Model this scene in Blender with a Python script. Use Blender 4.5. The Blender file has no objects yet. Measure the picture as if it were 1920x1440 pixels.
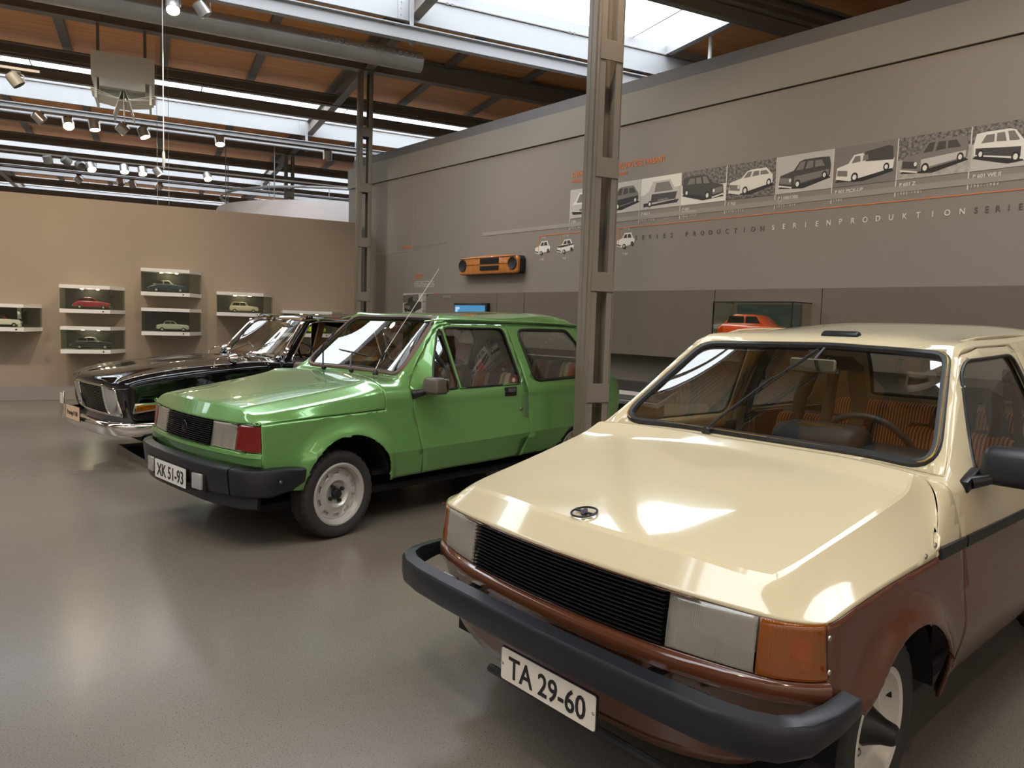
import bpy, bmesh, math, random
from mathutils import Vector, Matrix, Euler
random.seed(7)
C = bpy.context.scene.collection
SC = bpy.context.scene
PI = math.pi
R = math.radians

# ---------------------------------------------------------------- camera
CAM_F, CAM_YAW, CAM_PITCH, CAM_ROLL, EYE = 1380.0, 0.7192, 0.0843, -0.0318, 1.38
fw = Vector((math.sin(CAM_YAW)*math.cos(CAM_PITCH), math.cos(CAM_YAW)*math.cos(CAM_PITCH), -math.sin(CAM_PITCH)))
_r = Vector((math.cos(CAM_YAW), -math.sin(CAM_YAW), 0)); _u = _r.cross(fw)
cr = _r*math.cos(CAM_ROLL) - _u*math.sin(CAM_ROLL)
cu = _r*math.sin(CAM_ROLL) + _u*math.cos(CAM_ROLL)
cam = bpy.data.objects.new('camera', bpy.data.cameras.new('camera')); C.objects.link(cam)
cam.matrix_world = Matrix(((cr.x, cu.x, -fw.x, 0), (cr.y, cu.y, -fw.y, 0), (cr.z, cu.z, -fw.z, EYE), (0, 0, 0, 1)))
cam.data.sensor_width = 36; cam.data.lens = CAM_F/1920*36; cam.data.clip_end = 200; cam.data.clip_start = .05
SC.camera = cam

def ray(px, py):
    return fw + cr*((px-960)/CAM_F) + cu*((720-py)/CAM_F)
def on_X(px, py, X):                      # real point on the exhibition wall plane
    d = ray(px, py); return Vector((0, 0, EYE)) + d*(X/d.x)
def on_Z(px, py, Z):
    d = ray(px, py); return Vector((0, 0, EYE)) + d*((Z-EYE)/d.z)
# hall grid: u runs along the roof beams, v across them
HA = R(-15)
HU = Vector((math.cos(HA), math.sin(HA), 0)); HV = Vector((-math.sin(HA), math.cos(HA), 0))
def hall(u, v, z=0): return HU*u + HV*v + Vector((0, 0, z))
def on_V(px, py, v):
    d = ray(px, py); return Vector((0, 0, EYE)) + d*(v/d.dot(HV))

# ---------------------------------------------------------------- world, view
W = bpy.data.worlds.new('sky'); SC.world = W; W.use_nodes = True
bg = W.node_tree.nodes['Background']; bg.inputs[0].default_value = (.93, .96, 1.0, 1); bg.inputs[1].default_value = 8.0
vs = SC.view_settings; vs.view_transform = 'Standard'; vs.look = 'None'; vs.gamma = 1; vs.use_curve_mapping = False
vs.exposure = 0.0

# daylight enters through the roof lights: sampling portals in their openings
BAYS = [4.9 + 7.1*k for k in range(-2, 4)]
for v0 in BAYS:
    l = bpy.data.lights.new('skylight_portal', 'AREA'); l.shape = 'RECTANGLE'; l.size = 34; l.size_y = 1.8
    l.cycles.is_portal = True
    o = bpy.data.objects.new('skylight_portal', l); C.objects.link(o)
    o.matrix_world = Matrix.Translation(hall(0, v0+3.85, 5.80)) @ Matrix.Rotation(HA, 4, 'Z')

def spot(loc, target, power, size=R(50), col=(1, .80, .58), rad=.05, blend=.6):
    l = bpy.data.lights.new('spot_beam', 'SPOT'); l.energy = power; l.spot_size = size; l.spot_blend = blend
    l.color = col; l.shadow_soft_size = rad
    o = bpy.data.objects.new('spot_beam', l); C.objects.link(o); o.location = loc
    o.rotation_euler = (Vector(target)-Vector(loc)).to_track_quat('-Z', 'Y').to_euler()
    return o

# ---------------------------------------------------------------- materials
def mat(name, col, rough=.5, metal=0, noise=0, nscale=5, bump=0, bscale=60, coat=0, spec=.5, emit=None, estr=0, stretch=None, col2=None, ior=None):
    m = bpy.data.materials.new(name); m.use_nodes = True; nt = m.node_tree; b = nt.nodes['Principled BSDF']
    b.inputs['Base Color'].default_value = (*col, 1); b.inputs['Roughness'].default_value = rough
    b.inputs['Metallic'].default_value = metal; b.inputs['Coat Weight'].default_value = coat
    b.inputs['Coat Roughness'].default_value = .03; b.inputs['Specular IOR Level'].default_value = spec
    if emit: b.inputs['Emission Color'].default_value = (*emit, 1); b.inputs['Emission Strength'].default_value = estr
    if noise or bump:
        tc = nt.nodes.new('ShaderNodeTexCoord'); mp = nt.nodes.new('ShaderNodeMapping')
        nt.links.new(tc.outputs['Object'], mp.inputs[0])
        if stretch: mp.inputs['Scale'].default_value = stretch
    if noise:
        n = nt.nodes.new('ShaderNodeTexNoise'); n.inputs['Scale'].default_value = nscale; n.inputs['Detail'].default_value = 6
        nt.links.new(mp.outputs[0], n.inputs['Vector'])
        r = nt.nodes.new('ShaderNodeValToRGB'); r.color_ramp.elements[0].position = .3; r.color_ramp.elements[1].position = .7
        c2 = col2 or tuple(c*(1-noise) for c in col)
        r.color_ramp.elements[0].color = (*c2, 1); r.color_ramp.elements[1].color = (*col, 1)
        nt.links.new(n.outputs[0], r.inputs[0]); nt.links.new(r.outputs[0], b.inputs['Base Color'])
    if bump:
        n2 = nt.nodes.new('ShaderNodeTexNoise'); n2.inputs['Scale'].default_value = bscale; n2.inputs['Detail'].default_value = 3
        nt.links.new(mp.outputs[0], n2.inputs['Vector'])
        bp = nt.nodes.new('ShaderNodeBump'); bp.inputs['Strength'].default_value = bump; bp.inputs['Distance'].default_value = .005
        nt.links.new(n2.outputs[0], bp.inputs['Height']); nt.links.new(bp.outputs[0], b.inputs['Normal'])
    return m

def glass(name, tint=(.9, .95, .93), f0=.06, gl=.9):
    """clear pane: see-through straight on, mirror-like at grazing angles, the same from both sides"""
    m = bpy.data.materials.new(name); m.use_nodes = True; nt = m.node_tree
    for n in list(nt.nodes): nt.nodes.remove(n)
    o = nt.nodes.new('ShaderNodeOutputMaterial'); mx = nt.nodes.new('ShaderNodeMixShader')
    t = nt.nodes.new('ShaderNodeBsdfTransparent'); t.inputs[0].default_value = (*tint, 1)
    g = nt.nodes.new('ShaderNodeBsdfGlossy'); g.inputs['Roughness'].default_value = .0; g.inputs[0].default_value = (gl, gl, gl, 1)
    lw = nt.nodes.new('ShaderNodeLayerWeight'); lw.inputs[0].default_value = .5
    p = nt.nodes.new('ShaderNodeMath'); p.operation = 'POWER'; p.inputs[1].default_value = 4.5; nt.links.new(lw.outputs['Facing'], p.inputs[0])
    q = nt.nodes.new('ShaderNodeMath'); q.operation = 'MULTIPLY_ADD'; q.inputs[1].default_value = 1-f0; q.inputs[2].default_value = f0; nt.links.new(p.outputs[0], q.inputs[0])
    nt.links.new(q.outputs[0], mx.inputs[0]); nt.links.new(t.outputs[0], mx.inputs[1]); nt.links.new(g.outputs[0], mx.inputs[2])
    nt.links.new(mx.outputs[0], o.inputs[0]); return m

def stripes(name, cols, scale, axis=1, rough=.9):
    """fabric with woven stripes: repeating colour bands along one object axis"""
    m = bpy.data.materials.new(name); m.use_nodes = True; nt = m.node_tree; b = nt.nodes['Principled BSDF']; b.inputs['Roughness'].default_value = rough
    tc = nt.nodes.new('ShaderNodeTexCoord'); s = nt.nodes.new('ShaderNodeSeparateXYZ'); nt.links.new(tc.outputs['Object'], s.inputs[0])
    mu = nt.nodes.new('ShaderNodeMath'); mu.operation = 'MULTIPLY'; mu.inputs[1].default_value = scale; nt.links.new(s.outputs[axis], mu.inputs[0])
    fr = nt.nodes.new('ShaderNodeMath'); fr.operation = 'FRACT'; nt.links.new(mu.outputs[0], fr.inputs[0])
    r = nt.nodes.new('ShaderNodeValToRGB'); r.color_ramp.interpolation = 'CONSTANT'
    els = r.color_ramp.elements
    while len(els) < len(cols): els.new(.5)
    p = 0
    for e, (c, w) in zip(els, cols): e.position = p; e.color = (*c, 1); p += w
    nt.links.new(fr.outputs[0], r.inputs[0]); nt.links.new(r.outputs[0], b.inputs['Base Color']); return m

M = {}
def defm(k, *a, **kw): M[k] = mat(k, *a, **kw)
defm('cream_paint', (.66, .565, .365), .10, coat=.6, spec=.5)
defm('brown_paint', (.105, .036, .017), .12, coat=.5)
defm('black_paint', (.004, .004, .005), .05, spec=.5)
defm('black_plastic', (.011, .012, .015), .36, bump=.1, bscale=300)
defm('satin_black', (.012, .012, .013), .35)
defm('rubber', (.012, .012, .012), .45)
defm('tyre_rubber', (.028, .025, .023), .75, bump=.3, bscale=120)
defm('dark_void', (.004, .004, .004), .9)
defm('chrome', (.80, .78, .75), .08, metal=1)
defm('steel_rim', (.58, .56, .53), .28, metal=.45)
defm('white_rim', (.62, .58, .50), .3)
defm('bare_metal', (.35, .34, .32), .35, metal=1)
defm('interior_brown', (.10, .075, .05), .8)
defm('interior_black', (.010, .010, .011), .55)
defm('interior_grey', (.10, .10, .105), .8)
defm('interior_tan', (.45, .30, .16), .7)
defm('headrest_olive', (.155, .13, .08), .75, bump=.4, bscale=200)
defm('screw', (.6, .58, .55), .3, metal=1)
defm('column_paint', (.215, .185, .145), .45, bump=.06, bscale=40)
defm('beam_paint', (.21, .18, .15), .5)
defm('light_beam', (.38, .38, .39), .45)
defm('wood_deck', (.95, .47, .18), .6, noise=1, nscale=3, stretch=(.35, 4, 1), col2=(.75, .33, .11))
defm('rib', (.22, .19, .16), .6)
defm('duct', (.50, .49, .47), .32, metal=.35, noise=.15, nscale=4)
defm('unit_metal', (.82, .80, .70), .4, metal=.1)
defm('spot_silver', (.55, .54, .52), .3, metal=.7)
defm('spot_dark', (.20, .19, .17), .5)
defm('lamp_on', (1, .9, .7), .5, emit=(1, .86, .60), estr=45)
defm('lamp_off', (.25, .23, .2), .3)
defm('wall_grey', (.255, .222, .190), .6)
defm('wall_trim', (.26, .235, .200), .6)
defm('wall_cap', (.15, .14, .14), .6)
defm('panel_brown', (.150, .120, .095), .6)
defm('wall_beige', (.32, .255, .19), .65)
defm('baseboard', (.27, .245, .215), .5)
defm('white_metal', (.74, .71, .66), .4)
defm('case_back', (.035, .035, .025), .5)
defm('case_dark', (.015, .02, .035), .3)
defm('white_plate', (.80, .78, .74), .4)
defm('cream_plate', (.80, .72, .60), .4)
defm('tan_plate', (.78, .55, .36), .4)
defm('ink', (.010, .010, .012), .5)
defm('text_orange', (.80, .22, .06), .6)
defm('text_white', (.72, .68, .62), .6)
defm('text_grey', (.42, .38, .34), .6)
defm('text_dark', (.115, .100, .085), .6)
defm('band_grey', (.33, .295, .255), .6)
defm('p_black', (.02, .018, .017), .5)
defm('p_dark', (.055, .048, .045), .5)
defm('p_mid', (.20, .18, .16), .5)
defm('p_light', (.55, .51, .46), .5)
defm('p_white', (.80, .76, .69), .5)
defm('p_foliage', (.30, .27, .24), .6, noise=1, nscale=45, col2=(.03, .028, .026))
defm('p_ground', (.52, .48, .43), .6, noise=.35, nscale=25)
defm('panel_wood', (.56, .215, .045), .28, noise=1, nscale=6, stretch=(1, 6, 1), col2=(.42, .14, .025), coat=.3)
defm('speaker_black', (.012, .012, .013), .6)
defm('screen_blue', (.02, .1, .2), .3, emit=(.06, .27, .50), estr=.75)
defm('screen_pale', (.3, .4, .5), .3, emit=(.5, .68, .85), estr=.6)
defm('bezel', (.01, .01, .01), .3)
defm('desk_dark', (.05, .045, .042), .5)
defm('desk_edge', (.32, .29, .26), .5)
defm('drum_white', (.80, .72, .70), .7)
defm('mirror_housing', (.085, .070, .055), .4)
defm('gold', (.70, .45, .12), .3, metal=1)
defm('gasket_brown', (.16, .095, .075), .4)
defm('foam_grey', (.25, .23, .21), .9)
defm('red_cloth', (.45, .02, .03), .8)
defm('sign_red', (.7, .03, .04), .4)
defm('cable', (.5, .48, .45), .5)
def lens(name, col, rough, tr):
    m = mat(name, col, rough, coat=.8); b = m.node_tree.nodes['Principled BSDF']; b.inputs['Transmission Weight'].default_value = tr
    nt = m.node_tree; tc = nt.nodes.new('ShaderNodeTexCoord'); w = nt.nodes.new('ShaderNodeTexWave'); w.inputs['Scale'].default_value = 55; w.bands_direction = 'Y'
    nt.links.new(tc.outputs['Object'], w.inputs['Vector']); bp = nt.nodes.new('ShaderNodeBump'); bp.inputs['Strength'].default_value = .10; bp.inputs['Distance'].default_value = .002
    nt.links.new(w.outputs['Fac'], bp.inputs['Height']); nt.links.new(bp.outputs[0], b.inputs['Normal']); return m
M['lamp_lens'] = lens('lamp_lens', (.80, .75, .64), .20, .75)
M['amber_lens'] = lens('amber_lens', (.72, .21, .010), .10, .75)
M['red_lens'] = lens('red_lens', (.24, .004, .003), .12, .3)
M['clear_lens'] = lens('clear_lens', (.9, .9, .88), .12, .6)
M['amber_bulb'] = mat('amber_bulb', (.9, .12, .01), .3)
M['car_glass'] = glass('car_glass', (.86, .90, .87), .16, .95)
M['case_glass'] = glass('case_glass', (.90, .93, .88), .025)
M['roof_glass'] = glass('roof_glass', (.90, .92, .93), .04)
M['mirror_glass'] = mat('mirror_glass', (.55, .56, .45), .12, metal=1)
M['brown_cord'] = stripes('brown_cord', [((.72, .25, .08), .55), ((.10, .035, .02), .45)], 62)
M['retro_stripe'] = stripes('retro_stripe', [((.10, .075, .055), .18), ((.30, .24, .17), .10), ((.28, .07, .025), .16), ((.04, .015, .01), .02), ((.34, .09, .03), .14), ((.45, .36, .22), .10), ((.16, .15, .14), .08), ((.50, .30, .07), .05), ((.06, .05, .045), .17)], 2.6)

def metallic_green():
    m = mat('green_metallic', (.060, .30, .070), .26, metal=.4, coat=1); nt = m.node_tree; b = nt.nodes['Principled BSDF']
    tc = nt.nodes.new('ShaderNodeTexCoord'); v = nt.nodes.new('ShaderNodeTexVoronoi'); v.inputs['Scale'].default_value = 900
    nt.links.new(tc.outputs['Object'], v.inputs['Vector']); r = nt.nodes.new('ShaderNodeValToRGB')
    r.color_ramp.elements[0].color = (.155, .36, .105, 1); r.color_ramp.elements[1].color = (.205, .45, .135, 1)
    nt.links.new(v.outputs['Color'], r.inputs[0]); nt.links.new(r.outputs[0], b.inputs['Base Color']); return m
M['green_paint'] = metallic_green()

def floor_mat():
    m = bpy.data.materials.new('floor_resin'); m.use_nodes = True; nt = m.node_tree; b = nt.nodes['Principled BSDF']
    tc = nt.nodes.new('ShaderNodeTexCoord')
    n = nt.nodes.new('ShaderNodeTexNoise'); n.inputs['Scale'].default_value = .5; n.inputs['Detail'].default_value = 5; nt.links.new(tc.outputs['Object'], n.inputs['Vector'])
    r = nt.nodes.new('ShaderNodeValToRGB'); r.color_ramp.elements[0].position = .35; r.color_ramp.elements[1].position = .7
    r.color_ramp.elements[0].color = (.168, .143, .116, 1); r.color_ramp.elements[1].color = (.198, .170, .140, 1); nt.links.new(n.outputs[0], r.inputs[0])
    v = nt.nodes.new('ShaderNodeTexNoise'); v.inputs['Scale'].default_value = 190; v.inputs['Detail'].default_value = 1; nt.links.new(tc.outputs['Object'], v.inputs['Vector'])
    r2 = nt.nodes.new('ShaderNodeValToRGB'); r2.color_ramp.elements[0].position = .30; r2.color_ramp.elements[1].position = .38
    r2.color_ramp.elements[0].color = (.35, .35, .35, 1); r2.color_ramp.elements[1].color = (1, 1, 1, 1); nt.links.new(v.outputs[0], r2.inputs[0])
    mx = nt.nodes.new('ShaderNodeMix'); mx.data_type = 'RGBA'; mx.blend_type = 'MULTIPLY'; mx.inputs[0].default_value = 1
    nt.links.new(r.outputs[0], mx.inputs[6]); nt.links.new(r2.outputs[0], mx.inputs[7]); nt.links.new(mx.outputs[2], b.inputs['Base Color'])
    b.inputs['Roughness'].default_value = .22; b.inputs['Specular IOR Level'].default_value = .45
    n3 = nt.nodes.new('ShaderNodeTexNoise'); n3.inputs['Scale'].default_value = 9; n3.inputs['Detail'].default_value = 4; nt.links.new(tc.outputs['Object'], n3.inputs['Vector'])
    bp = nt.nodes.new('ShaderNodeBump'); bp.inputs['Strength'].default_value = .10; bp.inputs['Distance'].default_value = .01
    nt.links.new(n3.outputs[0], bp.inputs['Height']); nt.links.new(bp.outputs[0], b.inputs['Normal'])
    return m
M['floor'] = floor_mat()

# ---------------------------------------------------------------- object helpers
def tag(o, label=None, cat=None, group=None, kind=None):
    if label: o['label'] = label
    if cat: o['category'] = cat
    if group: o['group'] = group
    if kind: o['kind'] = kind
    return o
def empty(name, label, cat, loc=(0, 0, 0), rz=0, group=None):
    o = bpy.data.objects.new(name, None); C.objects.link(o); o.location = loc; o.rotation_euler = (0, 0, rz)
    return tag(o, label, cat, group)

class G:
    """collects shapes and links them as one mesh object"""
    def __init__(s): s.bm = bmesh.new(); s.mi = 0
    def _add(s, verts, faces):
        vs_ = [s.bm.verts.new(v) for v in verts]
        for f in faces:
            try: fc = s.bm.faces.new([vs_[i] for i in f]); fc.material_index = s.mi
            except ValueError: pass
        return vs_
    def box(s, c, d, rot=None, bev=0, seg=2, top=None):
        """c centre, d full size, top=(sx,sy) scales the upper face"""
        x, y, z = d[0]/2, d[1]/2, d[2]/2; t = top or (1, 1)
        P = [(-x, -y, -z), (x, -y, -z), (x, y, -z), (-x, y, -z), (-x*t[0], -y*t[1], z), (x*t[0], -y*t[1], z), (x*t[0], y*t[1], z), (-x*t[0], y*t[1], z)]
        m = Matrix.Translation(c) @ (rot.to_4x4() if rot is not None else Matrix.Identity(4))
        b = bmesh.new(); vv = [b.verts.new(p) for p in P]
        for f in [(3, 2, 1, 0), (4, 5, 6, 7), (0, 1, 5, 4), (1, 2, 6, 5), (2, 3, 7, 6), (3, 0, 4, 7)]: b.faces.new([vv[i] for i in f])
        if bev: bmesh.ops.bevel(b, geom=list(b.edges), offset=bev, segments=seg, profile=.5, affect='EDGES')
        s.merge(b, m); return s
    def merge(s, b, m=None):
        if m is not None: b.transform(m)
        b.verts.index_update(); nv = [s.bm.verts.new(v.co) for v in b.verts]
        for f in b.faces:
            try: n = s.bm.faces.new([nv[v.index] for v in f.verts]); n.material_index = s.mi
            except ValueError: pass
        b.free()
    def tube(s, pts, r, n=8, closed=False, sq=(1, 1), up=None):
        pts = [Vector(p) for p in pts]; N = len(pts); rings = []
        prev = None
        for i, p in enumerate(pts):
            if closed: t = (pts[(i+1) % N]-pts[i-1])
            else: t = pts[min(i+1, N-1)]-pts[max(i-1, 0)]
            t.normalize()
            if up is not None: a = Vector(up)
            elif prev is not None: a = prev
            else: a = Vector((0, 0, 1)) if abs(t.z) < .9 else Vector((1, 0, 0))
            a = (a - t*a.dot(t)).normalized(); b = t.cross(a); prev = a
            rr = r[i] if isinstance(r, (list, tuple)) else r
            rings.append([p + (a*math.cos(2*PI*k/n)*sq[0] + b*math.sin(2*PI*k/n)*sq[1])*rr for k in range(n)])
        V = [v for q in rings for v in q]; F = []
        for i in range(N if closed else N-1):
            j = (i+1) % N
            for k in range(n): F.append((i*n+k, i*n+(k+1) % n, j*n+(k+1) % n, j*n+k))
        if not closed: F.append(tuple(range(n))[::-1]); F.append(tuple((N-1)*n+k for k in range(n)))
        s._add(V, F); return s
    def lathe(s, prof, m=None, n=32, closed=False):
        """prof: (radius, height) pairs turned round local z"""
        m = m or Matrix.Identity(4); V = []; F = []; L = len(prof)
        for k in range(n):
            a = 2*PI*k/n
            for (r, h) in prof: V.append(m @ Vector((r*math.cos(a), r*math.sin(a), h)))
        for k in range(n):
            q = (k+1) % n
            for i in range(L-1 if not closed else L):
                j = (i+1) % L; F.append((k*L+i, q*L+i, q*L+j, k*L+j))
        if not closed:
            if prof[0][0] > 1e-4: F.append(tuple(k*L for k in range(n))[::-1])
            if prof[-1][0] > 1e-4: F.append(tuple(k*L+L-1 for k in range(n)))
        s._add(V, F); return s
    def prism(s, poly, h0, h1, m=None, bev=0, seg=2):
        """polygon (a,b) extruded from h0 to h1 along local z"""
        m = m or Matrix.Identity(4); n = len(poly); b = bmesh.new()
        lo = [b.verts.new((p[0], p[1], h0)) for p in poly]; hi = [b.verts.new((p[0], p[1], h1)) for p in poly]
        b.faces.new(lo[::-1]); b.faces.new(hi)
        for i in range(n): b.faces.new([lo[i], lo[(i+1) % n], hi[(i+1) % n], hi[i]])
        bmesh.ops.recalc_face_normals(b, faces=b.faces)
        if bev: bmesh.ops.bevel(b, geom=list(b.edges), offset=bev, segments=seg, profile=.5, affect='EDGES')
        s.merge(b, m); return s
    def sweep(s, path, prof, cap=True, smoothn=0):
        """plan path [(x,y)] with profile [(outward offset, z)] closed"""
        P = [Vector((p[0], p[1])) for p in path]; N = len(P); L = len(prof); V = []; F = []
        for i in range(N):
            t = (P[min(i+1, N-1)]-P[max(i-1, 0)]).normalized(); nn = Vector((-t.y, t.x))
            dz = path[i][2] if len(path[i]) > 2 else 0; sc = path[i][3] if len(path[i]) > 3 else 1
            zc = sum(q[1] for q in prof)/L
            for (o, z) in prof: q = P[i]+nn*o; V.append((q.x, q.y, zc+(z-zc)*sc+dz))
        for i in range(N-1):
            for k in range(L): j = (k+1) % L; F.append((i*L+k, i*L+j, (i+1)*L+j, (i+1)*L+k))
        if cap: F.append(tuple(range(L))[::-1]); F.append(tuple((N-1)*L+k for k in range(L)))
        s._add(V, F); return s
    def obj(s, name, m, parent=None, smooth=40, label=None, mods=None):
        bmesh.ops.recalc_face_normals(s.bm, faces=s.bm.faces)
        me = bpy.data.meshes.new(name); s.bm.to_mesh(me); s.bm.free()
        for q in (m if isinstance(m, (list, tuple)) else [m]): me.materials.append(M[q] if isinstance(q, str) else q)
        if smooth: me.shade_smooth(); me.set_sharp_from_angle(angle=R(smooth))
        o = bpy.data.objects.new(name, me); C.objects.link(o)
        if parent: o.parent = parent
        if label: o['label'] = label
        return o
def rot(ax, deg): return Matrix.Rotation(R(deg), 3, ax)
def ytube(axis='Y'):                       # lathe axis along -y (towards the visible car side)
    return Matrix.Rotation(R(90), 4, 'X')
def text(s, size, m, material, name='lettering', parent=None, sx=1, ext=.0015, align='LEFT', space=1, bold=0):
    c = bpy.data.curves.new(name, 'FONT'); c.body = s; c.size = size; c.extrude = ext; c.align_x = align; c.space_character = space; c.offset = bold*size
    c.resolution_u = 3
    t = bpy.data.objects.new('tmp_text', c); C.objects.link(t)
    dg = bpy.context.evaluated_depsgraph_get(); me = bpy.data.meshes.new_from_object(t.evaluated_get(dg))
    bpy.data.objects.remove(t); bpy.data.curves.remove(c)
    me.transform(m @ Matrix.Diagonal((sx, 1, 1, 1))); me.materials.clear(); me.materials.append(M[material])
    o = bpy.data.objects.new(name, me); C.objects.link(o)
    if parent: o.parent = parent
    return o

# ================================================================ THE HALL
def struct(o, label=None): o['kind'] = 'structure'; return o
HM = Matrix.Rotation(HA, 4, 'Z')                     # hall frame: local x = u, y = v
def hobj(g, name, m, **k):
    o = g.obj(name, m, **k); o.matrix_world = HM.copy(); return o

g = G(); g.box((0, 10, -.05), (60, 60, .1)); struct(g.obj('floor', 'floor', smooth=0))
# back wall (parallel to the roof beams)
VB = 12.8; UE = 3.27
g = G(); g.box(((-17+UE)/2, VB+.12, 1.5), (UE+17, .24, 3.0)); struct(hobj(g, 'wall_back', 'wall_beige', smooth=0))
g = G(); g.box(((-17+UE)/2, VB-.008, .11), (UE+17, .02, .215)); struct(hobj(g, 'baseboard_back', 'baseboard', smooth=0))
# exhibition wall (right)
XW = 6.6; YE = 12.16
g = G()
g.box((XW+.5, (YE-4)/2, 1.825), (1.0, YE+4, 3.65)); wr = g.obj('wall_right', 'wall_grey', smooth=0); struct(wr)
g = G()
g.box((XW+.49, (YE-4)/2, 3.83), (1.03, YE+4, .34), bev=0)
struct(g.obj('trim_1', 'wall_trim', smooth=0))
g = G(); g.box((XW+.45, (YE-4)/2-.02, 4.08), (.80, YE+3.9, .16)); struct(g.obj('trim_2', 'wall_cap', smooth=0))
g = G(); g.box((XW+.52, (YE-4)/2, 3.655), (1.0, YE+3.98, .016)); struct(g.obj('trim_3', 'ink', smooth=0))
# outer walls of the hall
g = G(); g.box((0, 36, 3.5), (40, .3, 7.4)); struct(hobj(g, 'wall_far', 'beam_paint', smooth=0))
g = G(); g.box((0, -13, 3.5), (40, .3, 7.4)); struct(hobj(g, 'wall_behind', 'wall_beige', smooth=0))
g = G(); g.box((-17.6, 11, 3.5), (.3, 50, 7.4)); struct(hobj(g, 'wall_left', 'wall_beige', smooth=0))
g = G(); g.box((17.6, 11, 3.5), (.3, 50, 7.4)); struct(hobj(g, 'wall_outer', 'beam_paint', smooth=0))

# ---- steel roof
def ibeam(g, u0, u1, v, z0, z1, w=.14, t=.014):
    g.box(((u0+u1)/2, v, z0+t/2), (u1-u0, w, t)); g.box(((u0+u1)/2, v, z1-t/2), (u1-u0, w, t)); g.box(((u0+u1)/2, v, (z0+z1)/2), (u1-u0, .02, z1-z0-2*t))
U0, U1 = -17.4, 17.4
RAFT = [3.15-7.1*2, 3.15-7.1, 3.15, 3.15+7.1]
for k, v0 in enumerate(BAYS):
    g = G(); ibeam(g, U0, U1, v0, 5.29, 5.60, w=.16); struct(hobj(g, 'trim_%d' % (10+k), 'beam_paint', smooth=0))     # beam over the columns
    # timber deck between the roof lights
    g = G()
    g.box((0, v0+1.47, 5.66), (U1-U0, 2.94, .06)); g.box((0, v0+5.96, 5.66), (U1-U0, 2.28, .06))
    struct(hobj(g, 'ceiling' if k == 0 else 'ceiling_%d' % k, 'wood_deck', smooth=0))
    g = G(); u = U0+.6
    while u < U1:
        g.box((u, v0+1.47, 5.60), (.13, 2.94, .07)); g.box((u, v0+5.96, 5.60), (.13, 2.26, .07)); u += 1.42
    struct(hobj(g, 'trim_%d' % (20+k), 'rib', smooth=0))
    # near edge of the roof light: purlin, service pipes, lower bar
    g = G(); ibeam(g, U0, U1, v0+2.27, 5.29, 5.49, w=.10); g.tube([(U0, v0+2.14, 5.46), (U1, v0+2.14, 5.46)], .022); g.tube([(U0, v0+2.1, 5.31), (U1, v0+2.1, 5.31)], .014)
    struct(hobj(g, 'trim_%d' % (30+k), 'beam_paint', smooth=30))
    g = G(); ibeam(g, U0, U1, v0+2.02, 4.95, 5.12, w=.10); struct(hobj(g, 'trim_%d' % (50+k), 'beam_paint', smooth=0))
    # far edge: light kerb in two strips, lower light beam with struts
    g = G()
    g.box((0, v0+4.77, 5.42), (U1-U0, .05, .31)); g.box((0, v0+4.80, 5.67), (U1-U0, .03, .18)); g.box((0, v0+2.95, 5.70), (U1-U0, .03, .14))
    struct(hobj(g, 'trim_%d' % (40+k), 'light_beam', smooth=0))
    g = G(); g.box((0, v0+4.755, 5.585), (U1-U0, .06, .012))
    u = U0+2.0
    while u < U1: g.box((u, v0+4.735, 5.585), (.03, .02, .03)); g.box((u+.07, v0+4.735, 5.585), (.03, .02, .03)); u += 1.9
    struct(hobj(g, 'trim_%d' % (100+k), 'beam_paint', smooth=0))
    g = G(); ibeam(g, U0, U1, v0+4.45, 4.90, 5.08, w=.10); struct(hobj(g, 'trim_%d' % (60+k), 'light_beam', smooth=0))
    g = G(); g.box((0, v0+3.87, 5.775), (U1-U0, 1.9, .012)); struct(hobj(g, 'window_%d' % (k+1), 'roof_glass', smooth=0))
    g = G(); u = U0+1.3
    while u < U1: g.box((u, v0+3.87, 5.755), (.02, 1.8, .03)); u += 2.84
    struct(hobj(g, 'trim_%d' % (110+k), 'light_beam', smooth=0))
    g = G(); g.box((7.3+(U1-7.3)/2, v0+3.86, 5.745), (U1-7.3, 1.95, .02)); struct(hobj(g, 'ceiling_%d' % (20+k), 'wood_deck', smooth=0))
    g = G(); g.box((7.27, v0+3.75, 5.60), (.10, 2.1, .015)); g.box((7.27, v0+3.75, 5.67), (.02, 2.1, .15)); struct(hobj(g, 'trim_%d' % (120+k), 'light_beam', smooth=0))
    g = G()
    for u in RAFT:
        g.box((u-.12, v0+4.49, 5.17), (.05, .02, .60)); g.box((u-.16, v0+4.74, 5.40), (.14, .02, .28))
        for zz in (5.32, 5.40, 5.48): g.lathe([(0, .008), (.008, .006), (.010, 0)], Matrix.Translation((u-.19, v0+4.73, zz)) @ Matrix.Rotation(R(90), 4, 'X'), n=8)
    struct(hobj(g, 'trim_%d' % (70+k), 'light_beam', smooth=0))
for k, u in enumerate(RAFT):
    g = G(); g.box((u, 11, 5.31), (.14, 48, .015)); g.box((u, 11, 5.44), (.03, 48, .26)); g.box((u, 11, 5.57), (.14, 48, .015))
    struct(hobj(g, 'trim_%d' % (80+k), 'beam_paint', smooth=0))

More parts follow.
